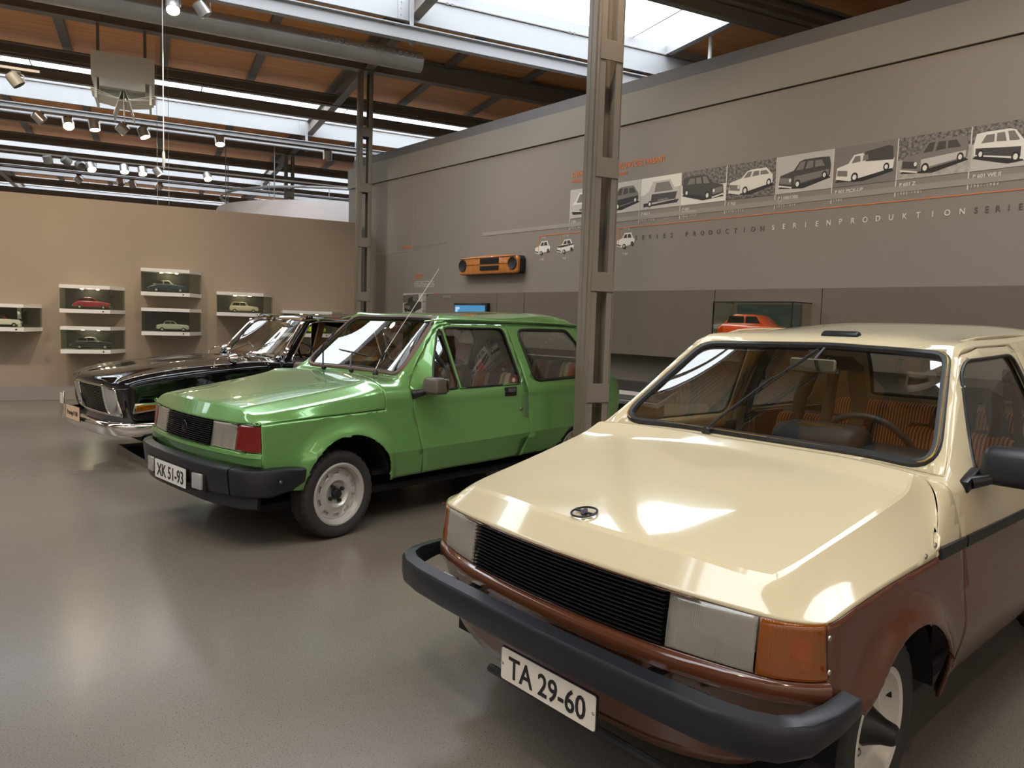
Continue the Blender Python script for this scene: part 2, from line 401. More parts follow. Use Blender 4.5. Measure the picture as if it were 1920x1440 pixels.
# ---- columns: paired channels with batten plates
def column(u, v, z1, label, rivets=False):
    t = empty('steel_column', label, 'column', hall(u, v), HA, 'steel columns of the hall')
    w2, w1 = .205, .172                                   # slotted face along u, side along v
    for s in (-1, 1):
        g = G(); x = s*(w2/2)
        g.box((x, 0, z1/2), (.012, w1, z1))                       # web
        g.box((x-s*.028, -w1/2+.005, z1/2), (.056, .010, z1)); g.box((x-s*.028, w1/2-.005, z1/2), (.056, .010, z1))
        if s < 0:
            g.box((x-.010, -w1/2+.052, z1/2), (.010, .018, z1)); g.box((x-.006, w1/2-.03, z1/2), (.006, .05, z1))
        g.obj('channel', 'column_paint', t, smooth=0)
    z = .84
    while z < z1-.1:
        g = G(); g.box((0, -w1/2-.004, z), (w2*.99, .010, .15), bev=.002, seg=1); g.box((0, w1/2+.004, z), (w2*.99, .010, .15))
        if rivets:
            for a in (-.075, .075):
                for b in (-.05, .05): g.lathe([(.0, -.008), (.008, -.006), (.01, 0)], Matrix.Translation((a, -w1/2-.008, z+b)) @ Matrix.Rotation(R(-90), 4, 'X'), n=8)
        g.obj('batten_plate', 'column_paint', t, smooth=30); z += .872
    g = G(); g.box((0, 0, z1-.01), (.24, .22, .02)); g.obj('head_plate', 'column_paint', t, smooth=0)
    g = G(); g.box((0, 0, .006), (.28, .26, .012)); g.obj('base_plate', 'column_paint', t, smooth=0)
column(3.165, 4.98, 5.29, 'tall grey steel column between the cream car and the green car')
column(3.12, 12.0, 5.29, 'grey riveted steel column in front of the corner of the two walls', True)
column(3.10, 19.1, 5.29, 'distant grey steel column standing beyond the beige back wall')

# ---- ventilation duct with nozzles
t = empty('ventilation_duct', 'long round silver duct with rows of nozzles under the roof', 'duct', hall(0, 10.45, 5.045), HA)
g = G(); g.tube([(-17, 0, 0), (3.52, 0, 0)], .138, n=40); g.obj('pipe', 'duct', t)
for x in (.8, -1.2, -4, -7): g = G(); g.tube([(x, 0, 0), (x+.03, 0, 0)], .141, n=40); g.obj('joint_ring', 'duct', t)
for grp in (2.10, 2.60, 3.09):
    for i in range(5):
        a = R(158)
        for aa in (R(165),):
            p = Vector((grp+i*.083, -.138*math.cos(R(15)), .138*math.sin(R(15)))); g = G()
            g.lathe([(.034, -.01), (.036, .010), (.024, .018), (.016, .006), (0, .006)], Matrix.Translation(p) @ Matrix.Rotation(R(75), 4, 'X'), n=16)
            g.obj('nozzle', 'duct', t)
for x in (-3, .2, 3.0): g = G(); g.tube([(x, 0, .13), (x, 0, .585)], .008, 6); g.obj('hanger', 'bare_metal', t)

# ---- air heater hanging from the beam
pc = on_V(238, 140, 11.9)
t = empty('air_heater', 'boxy grey hanging air heater with open louvres underneath', 'heater', pc, HA)
def hx(px, py): 
    q = on_V(px, py, 11.9)-pc; return q.dot(HU), q.z
g = G(); (a0, z0), (a1, z1) = hx(172, 108), hx(290, 160)
g.box(((a0+a1)/2, .1, (z0+z1)/2-.02), (a1-a0, .75, .34), bev=.01); g.obj('casing', 'unit_metal', t, smooth=30)
g = G(); g.box(((a0+a1)/2-.01, -.02, -.15), ((a1-a0)*.72, .5, .24), bev=.008); g.obj('plenum', 'unit_metal', t, smooth=30)
g = G()
for s in (-1, 1): g.box(((a0+a1)/2+s*(a1-a0)*.43, .08, -.24), (.03, .6, .36))
g.obj('side_plate', 'unit_metal', t, smooth=0)
for i in range(9):
    an = -70+i*17.5; g = G(); l = .42
    g.box(((a0+a1)/2+l/2*math.sin(R(an)), .05, -.32-.08*math.cos(R(an))), (l, .5, .008), rot=rot('Y', 90-an if abs(an) < 20 else -an*.25)); g.obj('louvre', 'unit_metal', t, smooth=0)
for a in (a0+.07, a1-.12):
    g = G(); g.box((a, .1, .64), (.04, .03, .86)); g.box((a, .1, .74), (.09, .06, .1)); g.obj('hanger', 'beam_paint', t, smooth=0)

# ---- pendulum rod and thin cables
p0 = on_V(307, 316, 10.0)
t = empty('hanging_rod', 'thin white pendulum rod hanging from the roof', 'rod', (p0.x, p0.y, p0.z))
g = G(); g.tube([(0, 0, 0), (0, 0, 5.61-p0.z)], .006, 6); g.obj('cord', 'white_metal', t)
g = G(); g.lathe([(.0, -.02), (.006, 0), (.017, .03), (.017, .17), (.012, .2), (.0, .2)], n=12); g.obj('weight', 'white_metal', t)
for i, px in enumerate((295.5, 317)):
    q = on_V(px, 384, 13.5); g = G(); g.tube([(0, 0, 0), (0, 0, 5.62-q.z)], .0035, 5)
    o = g.obj('suspension_cable', 'cable'); o.location = q
    tag(o, ['thin suspension cable left of the hanging rod', 'thin suspension cable right of the hanging rod'][i], 'cable', 'thin cables over the back wall')

# ---- white drum behind the back wall
pe = on_V(421, 392, 17.5); r_ = 3.0; cx = pe.dot(HU)+r_
t = empty('round_pavilion', 'large white round pavilion rising behind the back wall', 'pavilion', hall(cx, 19.6), HA)
g = G(); g.lathe([(r_, 0), (r_, 3.92), (r_-.08, 3.92), (r_-.08, 0)], n=96); g.obj('drum', 'drum_white', t)
g = G(); g.tube([((r_-.1)*math.cos(2*PI*i/72), (r_-.1)*math.sin(2*PI*i/72), 4.22) for i in range(72)], .03, 8, closed=True); g.obj('rail_ring', 'light_beam', t)
for i in range(10):
    a = 2*PI*i/10+.2; g = G(); g.tube([((r_-.1)*math.cos(a), (r_-.1)*math.sin(a), 3.9), ((r_-.1)*math.cos(a), (r_-.1)*math.sin(a), 5.3)], .012, 6); g.obj('hanger', 'light_beam', t)

pp = on_V(1333, 70, 8.9)
t = empty('downpipe', 'white vertical pipe rising behind the top of the exhibition wall', 'pipe', (pp.x, pp.y, 3.0))
g = G(); g.tube([(0, 0, 0), (0, 0, 2.735)], .030, 12); g.obj('pipe', 'white_metal', t)
g = G(); g.tube([(.12, 0, 1.2), (.12, 0, 2.2)], .010, 8); g.tube([(0, 0, 2.1), (.14, 0, 2.1)], .012, 8); g.obj('cable_conduit', 'white_metal', t)

# ---- lighting tracks and spotlights
def track(v, z, u0, u1, label):
    g = G(); g.box(((u0+u1)/2, v, z), (u1-u0, .035, .03)); o = hobj(g, 'lighting_track', 'beam_paint', smooth=0)
    tag(o, label, 'track', 'lighting tracks under the roof'); return o
TRA, TRB, TRC, TRD = (13.4, 4.72), (17.0, 4.72), (20.5, 4.72), (8.0, 4.6)
def spot_head(px, py, tr, aim, on, label, dark=False, dia=.13, group='track spotlights'):
    q = on_V(px, py, tr[0])
    t = empty('track_spotlight', label, 'spotlight', q, 0, group)
    d = Vector(aim).normalized(); m = d.to_track_quat('Z', 'Y').to_matrix().to_4x4()
    r = dia/2; g = G(); g.lathe([(0, -.10), (r*.8, -.10), (r, -.085), (r, .055), (r*.92, .06), (r*.88, .05), (r*.88, .03)], m, n=20); g.obj('housing', 'spot_dark' if dark else 'spot_silver', t)
    g = G(); g.lathe([(0, .035), (r*.86, .035)], m, n=20); g.lathe([(0, .030), (r*.86, .034)], m, n=20); g.obj('lens', 'lamp_on' if on else 'lamp_off', t)
    h = tr[1]-q.z
    g = G(); g.tube([(0, 0, 0), (r*1.1, 0, .02), (r*1.1, 0, max(h-.06, .04)), (0, 0, max(h-.03, .06))], .009, 6); g.obj('bracket', 'spot_silver', t)
    g = G(); g.box((0, 0, max(h, .08)-.030), (.10, .04, .028)); g.obj('track_adapter', 'ink', t, smooth=0)
    return t
rowA = [(75, 222, (.7, -.1, -.7), 0), (128, 232, (0, -.6, -.75), 1), (177, 237, (.1, -.2, -1), 1), (231, 243, (.8, 0, -.6), 0), (270, 251, (.3, -.3, -1), 1), (412, 265, (0, -.35, -1), 1), (614, 294, (0, 0, -1), 0)]
zA = sum(on_V(p[0], p[1]-10, TRA[0]).z for p in rowA)/7; TRA = (TRA[0], zA+.03)
track(TRA[0], TRA[1], -9, 6.5, 'front lighting track carrying seven silver spotlights over the left side')
posA = ['leftmost', 'second from left, lit', 'third from left, lit', 'fourth from left, tilted', 'fifth from left, lit', 'sixth from left, lit, standing apart', 'rightmost, beside the riveted column']
for i, (px, py, a, on) in enumerate(rowA): spot_head(px, py, TRA, a, on, 'silver spotlight on the front track, ' + posA[i], dia=.16)
rowB = [(90, 301, (.3, .3, -1), 0), (126, 303, (.8, .2, -.5), 0), (151, 311, (.2, -.9, -.4), 0), (171, 314, (.1, -.6, -.8), 1), (233, 318, (0, -.5, -.9), 1), (267, 322, (0, -.5, -.9), 1), (297, 323, (.6, -.2, -.8), 1), (389, 332, (0, -.6, -.8), 1)]
zB = sum(on_V(p[0], p[1]-9, TRB[0]).z for p in rowB)/8; TRB = (TRB[0], zB+.03)
track(TRB[0], TRB[1], -11, 7, 'middle lighting track with eight small spotlights')
for i, (px, py, a, on) in enumerate(rowB): spot_head(px, py, TRB, a, on, 'small spotlight on the middle track, number %s from the left%s' % (['one', 'two', 'three', 'four', 'five', 'six', 'seven', 'eight'][i], ', lit' if on else ', unlit'), dark=i < 3, dia=.16)
rowC = [(148, 338, (.7, 0, -.6), 0), (226, 343, (.2, -.6, -1), 0), (248, 347, (.3, -.2, -1), 0), (300, 350, (.8, 0, -.6), 0)]
zC = sum(on_V(p[0], p[1]-8, TRC[0]).z for p in rowC)/4; TRC = (TRC[0], zC+.03)
track(TRC[0], TRC[1], -12, 8, 'rear lighting track just above the beige wall top')
for i, (px, py, a, on) in enumerate(rowC): spot_head(px, py, TRC, a, on, 'unlit white spotlight on the rear track, %s' % ['leftmost', 'second from left', 'third from left', 'rightmost'][i], dia=.16)
TRD = (9.4, on_V(350, 0, 9.4).z+.1)
for px, py, a, on, dk, lb in ((324, 12, (-.1, -.5, -.9), 1, 0, 'lit silver spotlight in front of the round duct, left of its neighbour'), (381, 20, (.55, -.1, -.8), 0, 0, 'silver spotlight tilted away in front of the round duct')):
    spot_head(px, py, TRD, a, on, lb, dk, .15, 'spotlights by the duct')
track(TRD[0], on_V(350, 0, 9.4).z+.1, -6, 3, 'lighting track running beside the round duct')
spot_head(30, 152, (11.0, on_V(30, 138, 11.0).z+.05), (.6, -.1, -.8), 0, 'dark grey spotlight at the far left under the roof', True, .15, 'spotlights by the duct')
track(11.0, on_V(30, 138, 11.0).z+.058, -9, -1.2, 'short lighting track at the left behind the duct')

# added fill spots with no lamp heads, aimed at walls, cars and floor
for (loc, tgt, p, sz) in [
    (hall(-3.6, 9.3, 4.7), hall(-3.4, 12.8, 1.6), 330, 80), (hall(-1.6, 9.3, 4.7), hall(-1.5, 12.8, 1.7), 430, 80), (hall(.6, 9.3, 4.7), hall(.6, 12.8, 1.5), 330, 80), (hall(-6.5, 9.3, 4.7), hall(-6.5, 12.8, 1.7), 380, 80),
    ((3.6, 9.6, 4.7), (6.6, 9.2, 1.7), 160, 90), ((3.7, 6.4, 4.7), (6.6, 6.0, 1.8), 170, 90), ((3.7, 3.4, 4.7), (6.6, 3.2, 1.8), 190, 90), ((3.7, .4, 4.7), (6.6, .8, 1.8), 190, 90),
    ((.6, 5.6, 4.8), (2.3, 7.2, .7), 220, 55), ((-.3, 8.4, 4.8), (1.5, 7.6, .6), 260, 60), ((-.6, 3.2, 4.8), (2.4, 4.6, .7), 300, 60), ((1.2, 2.6, 4.8), (3.2, 4.4, .8), 240, 60),
    ((-.6, .6, 4.8), (2.4, 1.6, .8), 240, 60), ((.4, -1.0, 4.8), (2.6, 1.3, .8), 200, 60), ((-2, 5, 4.8), (-1.0, 6.5, 0), 160, 70)]:
    spot(loc, tgt, p*(.62 if tgt[2] > 1.2 else .50), R(sz))

# ================================================================ EXHIBITION WALL
def WM(px=None, py=None, off=.003, p=None):
    """frame on the wall: x to the right of the reader, y up, z off the wall"""
    q = p if p is not None else on_X(px, py, XW)
    return Matrix(((0, 0, -1, XW-off), (-1, 0, 0, q.y), (0, 1, 0, q.z), (0, 0, 0, 1)))
def wx(px, py=None): return on_X(px, py, XW).y
# brown lower panelling standing proud of the wall
zt, zb = 1.762, 1.06
def panel_seg(y0, y1, n):
    g = G(); g.box((XW-.13, (y0+y1)/2, (zt+zb)/2), (.26, abs(y1-y0)-.006, zt-zb), bev=.002, seg=1); struct(g.obj('trim_%d' % n, 'panel_brown', smooth=20))
ys = [9.27, on_X(932, 560, XW-.26).y, on_X(983, 560, XW-.26).y, on_X(1112, 560, XW-.26).y, on_X(1340, 560, XW-.26).y, on_X(1541, 560, XW-.26).y, -.5, -3.5]
for i in range(7): panel_seg(ys[i], ys[i+1], 90+i)
g = G(); g.box((XW-.008, 2.9, .05), (.016, 12.7, .10)); struct(g.obj('baseboard_right', 'baseboard', smooth=0))

def wtext(s, px, py, h, material, px2=None, py2=None, name='lettering', bold=0, space=1, off=.004):
    """lettering on the wall; h letter height in metres, optional right end pixel fixes the width"""
    q = on_X(px, py, XW); size = h/.72
    o = text(s, size, Matrix.Identity(4), material, name=name, ext=.0012, bold=bold, space=space)
    w = max(v.co.x for v in o.data.vertices) if len(o.data.vertices) else 1
    s_ = 1
    if px2 is not None: s_ = (q.y-on_X(px2, py2 if py2 is not None else py, XW).y)/w
    o.matrix_world = WM(p=q, off=off) @ Matrix.Diagonal((s_, 1, 1, 1)); return o
def lettering(o, label, grp=None): return tag(o, label, 'lettering', grp)
lettering(wtext('32 JAHRE WEITERENTWICKLUNG DES TRABANT', 1072, 333, .066, 'text_orange', 1247.5, 302.5, bold=.006), 'large orange German heading above the row of photographs')
lettering(wtext('32 YEARS FURTHER DEVELOPMENT OF THE TRABANT', 1072, 344, .036, 'text_orange', 1177.5, 327.5, bold=.004), 'small orange English line under the large orange heading')
q1, q2 = on_X(1450, 431, XW), on_X(1808, 401, XW)
zser = (q1.z+q2.z)/2
def spaced(s, px1, px2, py1, py2, h, material, label):
    a, b = on_X(px1, py1, XW), on_X(px2, py2, XW); n = len(s); t = empty('lettering', label, 'lettering', (0, 0, 0))
    for i, ch in enumerate(s):
        if ch == ' ': continue
        y = a.y+(b.y-a.y)*i/(n-1); z = a.z+(b.z-a.z)*i/(n-1)
        o = text(ch, h/.72, Matrix.Identity(4), material, 'letter', bold=.012, align='CENTER'); o.matrix_world = WM(p=Vector((XW, y, z))) @ Matrix.Diagonal((.85, 1, 1, 1)); o.parent = t
    return t
spaced('SERIENPRODUKTION', 1450, 1804, 431, 402, .050, 'text_white', 'widely spaced white letters under the orange line')
spaced('SERIENPRODUKTION', 1830, 2180, 400, 372, .050, 'text_dark', 'widely spaced dark letters starting at the right edge of the photo')
spaced('SERIES PRODUCTION', 1193, 1429, 450, 433, .050, 'text_dark', 'widely spaced dark letters left of the white ones')

# grey date band, orange line
def wquad(pts, material, name, label, cat, off=.0025, th=.004):
    """flat applied shape given by wall pixels"""
    P = [on_X(x, y, XW) for x, y in pts]; c = sum(P, Vector())/len(P); g = G()
    g.prism([(-(p.y-c.y), p.z-c.z) for p in P], 0, th); o = g.obj(name, material, smooth=0); o.matrix_world = WM(p=c, off=off)
    return tag(o, label, cat)
za, zb2 = on_X(1681, 350, XW).z, on_X(1681, 361, XW).z
g = G(); y0, y1 = on_X(905, 460, XW).y, .6
g.box((XW-.003, (y0+y1)/2, (za+zb2)/2), (.004, y0-y1, za-zb2)); tag(g.obj('date_band', 'band_grey', smooth=0), 'pale grey stripe with year dates under the photographs', 'stripe')
zo = (on_X(1160, 429.4, XW).z+on_X(1920, 352.4, XW).z)/2
ya = on_X(1011, 449, XW).y
g = G(); g.box((XW-.003, (ya+.6)/2, zo), (.004, ya-.6, .0065))
for px, py, yy in ((1011, 449, 0), (1053, 446, 0), (1161, 430, 0)): q = on_X(px, py, XW); g.box((XW-.003, q.y, zo-.10), (.004, .009, .2))
tag(g.obj('timeline', 'text_orange', smooth=0), 'thin orange timeline with three short drops running along the grey wall', 'line')

# the photographs: printed boards with a car each
def pquad(g, w, h, pts, z):
    g.prism([((a-.5)*w, (b-.5)*h) for a, b in pts], z, z+.0012)
def ell(cx, cy, rx, ry, n=20): return [(cx+rx*math.cos(2*PI*i/n), cy+ry*math.sin(2*PI*i/n)) for i in range(n)]
def photo(px0, pyt, px1, pyb, label, sky, ground, body, side, kind, caption, years, sub=None, flip=False):
    a = on_X(px0, pyt, XW); b = on_X(px1, pyb, XW); w = a.y-b.y; zc = (ZPT+ZPB)/2; h = ZPT-ZPB
    t = empty('photo_print', label, 'photo print', (0, 0, 0), 0, 'row of car photographs'); mw = WM(p=Vector((XW, (a.y+b.y)/2, zc)), off=.002)
    def put(g, name, m): o = g.obj(name, m, smooth=0); o.matrix_world = mw.copy(); o.parent = t; return o
    g = G(); pquad(g, w-.012, h, [(0, .45), (1, .45), (1, 1), (0, 1)], 0); put(g, 'printed_background', sky)
    g = G(); pquad(g, w-.012, h, [(0, 0), (1, 0), (1, .62), (0, .45)] if not flip else [(0, 0), (1, 0), (1, .5), (0, .6)], .001); put(g, 'printed_ground', ground)
    f = (lambda L: [(1-x, y) for x, y in L][::-1]) if flip else (lambda L: L)
    if kind == 'rear':
        B = dict(shadow=[(.1, .08), (.9, .12), (.95, .22), (.1, .2)], body=[(.16, .22), (.30, .14), (.86, .22), (.92, .5), (.84, .58), (.72, .86), (.32, .86), (.22, .56), (.14, .5)],
                 side=[(.28, .20), (.86, .24), (.90, .46), (.30, .46)], glass=[[(.36, .52), (.80, .52), (.70, .80), (.40, .80)]], wheels=[(.26, .16, .05, .1)], grille=[(.45, .20), (.70, .22), (.70, .30), (.45, .28)])
    elif kind == 'van':
        B = dict(shadow=[(.05, .12), (.5, .08), (.95, .24), (.9, .34), (.1, .2)], body=[(.06, .2), (.30, .13), (.94, .32), (.95, .56), (.55, .60), (.47, .78), (.33, .76), (.25, .56), (.07, .48)],
                 side=[(.52, .56), (.94, .52), (.92, .84), (.86, .88), (.50, .80)], glass=[[(.30, .56), (.44, .58), (.43, .72), (.35, .72)], [(.47, .58), (.56, .60), (.55, .73), (.48, .72)]], wheels=[(.36, .20, .055, .12), (.84, .36, .045, .1)], grille=[(.08, .28), (.24, .24), (.24, .38), (.08, .42)])
    else:
        top = .84 if kind != 'sport' else .78
        rear = [(.92, .34), (.93, .56)] if kind in ('sedan', 'sport') else [(.95, .34), (.96, .58), (.93, top-.02)]
        B = dict(shadow=[(.05, .14), (.5, .08), (.97, .28), (.9, .36), (.1, .2)], body=[(.06, .22), (.30, .14)]+rear+[(.80, top), (.50, top), (.42, top-.04), (.32, .58), (.08, .48)],
                 side=[(.34, .20), (.93, .36), (.93, .50), (.34, .42)], glass=[[(.36, .57), (.49, .58), (.52, top-.05), (.44, top-.06)], [(.53, .58), (.66, .60), (.66, top-.06), (.56, top-.06)], [(.69, .60), (.86, .60), (.80, top-.07), (.69, top-.07)]],
                 wheels=[(.40, .21, .055, .12), (.86, .36, .045, .105)], grille=[(.08, .27), (.29, .22), (.29, .38), (.08, .43)])
    g = G(); pquad(g, w, h, f(B['shadow']), .002); put(g, 'printed_shadow', 'p_black')
    g = G()
    P = f(B['body']); pquad(g, w, h, P, .003); put(g, 'printed_car', body)
    g = G(); pquad(g, w, h, f(B['side']), .004); put(g, 'printed_car_side', side)
    gm = 'p_mid' if body != 'p_mid' else 'p_dark'
    for q in B['glass']: g = G(); pquad(g, w, h, f(q), .0045); put(g, 'printed_window', gm)
    g = G(); pquad(g, w, h, f(B['grille']), .0045); put(g, 'printed_grille', gm)
    for (x, y, rx, ry) in B['wheels']:
        g = G(); pquad(g, w, h, f(ell(x, y, rx, ry)), .005); put(g, 'printed_tyre', 'p_black')
        g = G(); pquad(g, w, h, f(ell(x, y, rx*.55, ry*.55)), .006); put(g, 'printed_hub', 'p_white')
    if kind != 'rear':
        g = G(); pquad(g, w, h, f(ell(.265, .33, .022, .05)), .006); put(g, 'printed_lamp', 'p_white')
        g = G(); pquad(g, w, h, f([(.06, .19), (.30, .11), (.30, .15), (.06, .23)]), .006); put(g, 'printed_bumper', 'p_white')
    g = G(); g.prism([(-w/2-.004, -h/2-.14), (-w/2+.004, -h/2-.14), (-w/2+.004, h/2), (-w/2-.004, h/2)], 0, .002); put(g, 'divider', 'text_white')
    o = text(caption, .040, Matrix.Identity(4), 'text_white', 'caption', bold=.02); o.matrix_world = mw @ Matrix.Translation((-w/2+.03, -h/2-.055, .002)); o.parent = t
    if sub:
        o = text(sub, .018, Matrix.Identity(4), 'text_white', 'caption'); o.matrix_world = mw @ Matrix.Translation((-w/2+.03, -h/2-.076, .002)); o.parent = t
    o = text(years, .034, Matrix.Identity(4), 'text_grey' if False else 'text_white', 'year_dates', space=1.7); o.matrix_world = mw @ Matrix.Translation((-w/2+.02, -h/2-.128, .004)) @ Matrix.Diagonal((.8, 1, 1, 1)); o.parent = t
ZPT = (on_X(1201.7, 337.5, XW).z+on_X(1686, 258, XW).z)/2; ZPB = (on_X(1276.7, 388, XW).z+on_X(1681, 335.5, XW).z)/2
pxs = [(1070.8, 360), None]
P1 = [(1070.8, 360, 1130, 402, 'pale rounded car seen from behind, first photograph left of the near column', 'p_light', 'p_light', 'p_white', 'p_light', 'rear', 'P 50', '1954-1961', None, True),
      (1133, 352, 1201, 397, 'dark saloon with white wheel hubs, photograph just right of the near column', 'p_light', 'p_light', 'p_mid', 'p_black', 'sedan', 'P 602', '1961-1964', None, False),
      (1201.7, 337.5, 1277, 388, 'two-tone hatchback shown from behind with a dark tail', 'p_white', 'p_light', 'p_light', 'p_dark', 'rear', 'P 602 V', '1965-1966', None, False),
      (1278.7, 324.2, 1361.7, 376, 'dark compact car with bright wheels facing right in front of bushes', 'p_foliage', 'p_white', 'p_dark', 'p_dark', 'hatch', 'P 603', '1966-1968', 'NACHFOLGEMODELL', True),
      (1364, 309, 1454.8, 360, 'white car with a black bumper and many round lamps, bushes behind', 'p_foliage', 'p_foliage', 'p_white', 'p_white', 'sport', 'P 760', '1970-1973', None, False),
      (1458, 294.2, 1561, 343.6, 'grey three-door hatchback with a bright field behind it', 'p_light', 'p_light', 'p_dark', 'p_mid', 'hatch', 'P 1100/1300', '1973-1979', 'P 610', False),
      (1565, 278.2, 1681, 335.5, 'white pick-up with a dark canvas cover', 'p_mid', 'p_mid', 'p_white', 'p_dark', 'van', 'P 601 PICK-UP', '1980', None, False),
      (1686, 258, 1819, 322, 'grey estate car on a road in front of birch trees', 'p_foliage', 'p_ground', 'p_mid', 'p_light', 'hatch', 'P 601 Z', '1980-1981', None, False),
      (1823.8, 237, 1965, 300, 'white-over-dark hatchback facing right at the right edge of the photo', 'p_foliage', 'p_light', 'p_white', 'p_dark', 'hatch', 'P 601 WE II', '1981-1984', None, True)]
for a in P1: photo(*a)

# small car pictures on the timeline
def mini_print(px, py, label, roof_dark, year, name_, pxw):
    q = on_X(px, py, XW); w = on_X(px-pxw/2, py, XW).y-on_X(px+pxw/2, py, XW).y; h = .185; mw = WM(p=Vector((XW, q.y, q.z)), off=.003)
    t = empty('car_cutout', label, 'picture', (0, 0, 0), 0, 'car cut-outs on the timeline')
    def put(g, nm, m): o = g.obj(nm, m, smooth=0); o.matrix_world = mw.copy(); o.parent = t
    g = G(); pquad(g, w, h, [(.02, .15), (.3, .04), (.92, .25), (.96, .5), (.86, .62), (.76, .94), (.42, .92), (.30, .62), (.05, .5)], 0); put(g, 'car_body', 'p_white')
    g = G(); pquad(g, w, h, [(.36, .62), (.45, .84), (.55, .85), (.55, .62)], .002); pquad(g, w, h, [(.59, .62), (.59, .85), (.72, .86), (.79, .62)], .002)
    if roof_dark: pquad(g, w, h, [(.06, .42), (.32, .42), (.94, .56), (.92, .62), (.34, .56), (.08, .5)], .0025)
    pquad(g, w, h, ell(.42, .12, .09, .15), .003); pquad(g, w, h, ell(.83, .26, .07, .13), .003); pquad(g, w, h, [(.03, .2), (.26, .12), (.26, .2), (.03, .28)], .003); put(g, 'windows_and_wheels', 'p_dark')
    g = G(); pquad(g, w, h, ell(.42, .12, .045, .08), .005); put(g, 'hub', 'p_light')
    o = text(year, .036, Matrix.Identity(4), 'text_white', 'year_dates', space=1.6); o.matrix_world = mw @ Matrix.Translation((-.06, h/2+.02, 0)); o.parent = t
    o = text(name_, .036, Matrix.Identity(4), 'text_white', 'caption', bold=.02); o.matrix_world = mw @ Matrix.Translation((-.04, -h/2-.075, 0)); o.parent = t
mini_print(1018, 464, 'small white car cut-out under the left end of the orange timeline', False, '1955', 'P 70', 31)
mini_print(1061, 461, 'small black and white car cut-out left of the near column', True, '1958', 'P 50', 34)
mini_print(1174, 450, 'small white car cut-out just right of the near column', False, '1964', 'P 601', 36)

# left end of the wall: dates, titles, text blocks, jeep picture
lettering(wtext('1958-1990', 754, 466, .042, 'text_orange', 772, 465), 'small orange dates left of the title about car co-operations')
g = G(); qy = on_X(774, 460, XW).y; g.box((XW-.003, qy, (on_X(774, 345, XW).z+on_X(774, 470, XW).z)/2), (.003, .008, on_X(774, 345, XW).z-on_X(774, 470, XW).z))
q0, q9 = on_X(705, 478, XW), on_X(774, 470, XW); g.box((XW-.003, (q0.y+q9.y)/2, q9.z), (.003, q0.y-q9.y, .008)); tag(g.obj('timeline', 'text_grey', smooth=0), 'thin pale line meeting at a right angle beside the orange dates', 'line')
lettering(wtext('AUTOMOBILBAU-KOOPERATIONEN', 779, 463.5, .042, 'text_grey', 837, 460.5), 'grey heading on car building co-operations at the left end of the grey wall')
lettering(wtext('AUTOMOTIVE COLLABORATIONS', 779, 470, .024, 'text_grey', 805, 470), 'small grey subtitle under the grey heading')
lettering(wtext('FAHRZEUGBAU FÜR', 778, 518, .028, 'text_orange', 793, 517.6), 'upper small orange title above the white paragraph')
lettering(wtext('DIE BRIGADEN', 778, 523, .028, 'text_orange', 791, 522.6), 'lower small orange title above the white paragraph')
def textblock(px0, py0, px1, py1, n, label, m='text_white', wid=None):
    t = empty('text_block', label, 'text block', (0, 0, 0), 0, 'wall text'); a = on_X(px0, py0, XW); b = on_X(px1, py1, XW); hh = (a.z-b.z)/n
    words = 'die ersten wagen entstanden ab dem fruehjahr in kleiner serie und wurden fuer versuche erprobt bevor das werk neue modelle bauen konnte'.split()
    k = 0
    for i in range(n):
        if i and i % 7 == 6: continue
        s = ''
        while len(s) < 34: s += words[k % len(words)]+' '; k += 1
        o = text(s, hh*.95, Matrix.Identity(4), m, 'text_line', ext=.0008, bold=.015); w = max(v.co.x for v in o.data.vertices)
        o.matrix_world = WM(p=Vector((XW, a.y, a.z-hh*(i+.8)))) @ Matrix.Diagonal(((a.y-b.y)/w*random.uniform(.93, 1), 1, 1, 1)); o.parent = t
textblock(777.5, 527, 816, 538.5, 4, 'white four-line paragraph under the small orange titles')
textblock(793, 549, 814, 588, 15, 'left narrow column of small text beside the jeep picture')
textblock(816, 557, 848, 592, 16, 'right column of small text ending at the brown panel')
lettering(wtext('TECHNIK', 816, 552, .03, 'text_orange', 824, 552), 'tiny orange word above the right text column')
a, b = on_X(756, 550, XW), on_X(792, 590, XW); w, h = a.y-b.y, a.z-b.z
t = empty('photo_print', 'black and white picture of an open jeep at the left end of the wall', 'photo print', (0, 0, 0)); mw = WM(p=Vector((XW, (a.y+b.y)/2, (a.z+b.z)/2)), off=.002)
for nm, m, L in (('printed_background', 'p_light', [[(0, 0), (1, 0), (1, 1), (0, 1)]]), ('printed_people', 'p_foliage', [[(0, .55), (.8, .55), (.8, .95), (0, .9)]]),
                 ('printed_car', 'p_dark', [[(.08, .2), (.5, .08), (.95, .3), (.95, .6), (.55, .62), (.5, .85), (.3, .8), (.25, .55), (.08, .5)]]), ('printed_wheels', 'p_black', [ell(.55, .14, .09, .12), ell(.18, .2, .06, .1), [(.3, .55), (.48, .58), (.46, .76), (.34, .74)]]), ('printed_highlights', 'p_mid', [ell(.55, .14, .04, .06), [(.1, .3), (.4, .22), (.4, .4), (.1, .44)]])):
    g = G()
    for L1 in L: pquad(g, w, h, L1, .0015*['printed_background', 'printed_people', 'printed_car', 'printed_wheels', 'printed_highlights'].index(nm))
    o = g.obj(nm, m, smooth=0); o.matrix_world = mw.copy(); o.parent = t

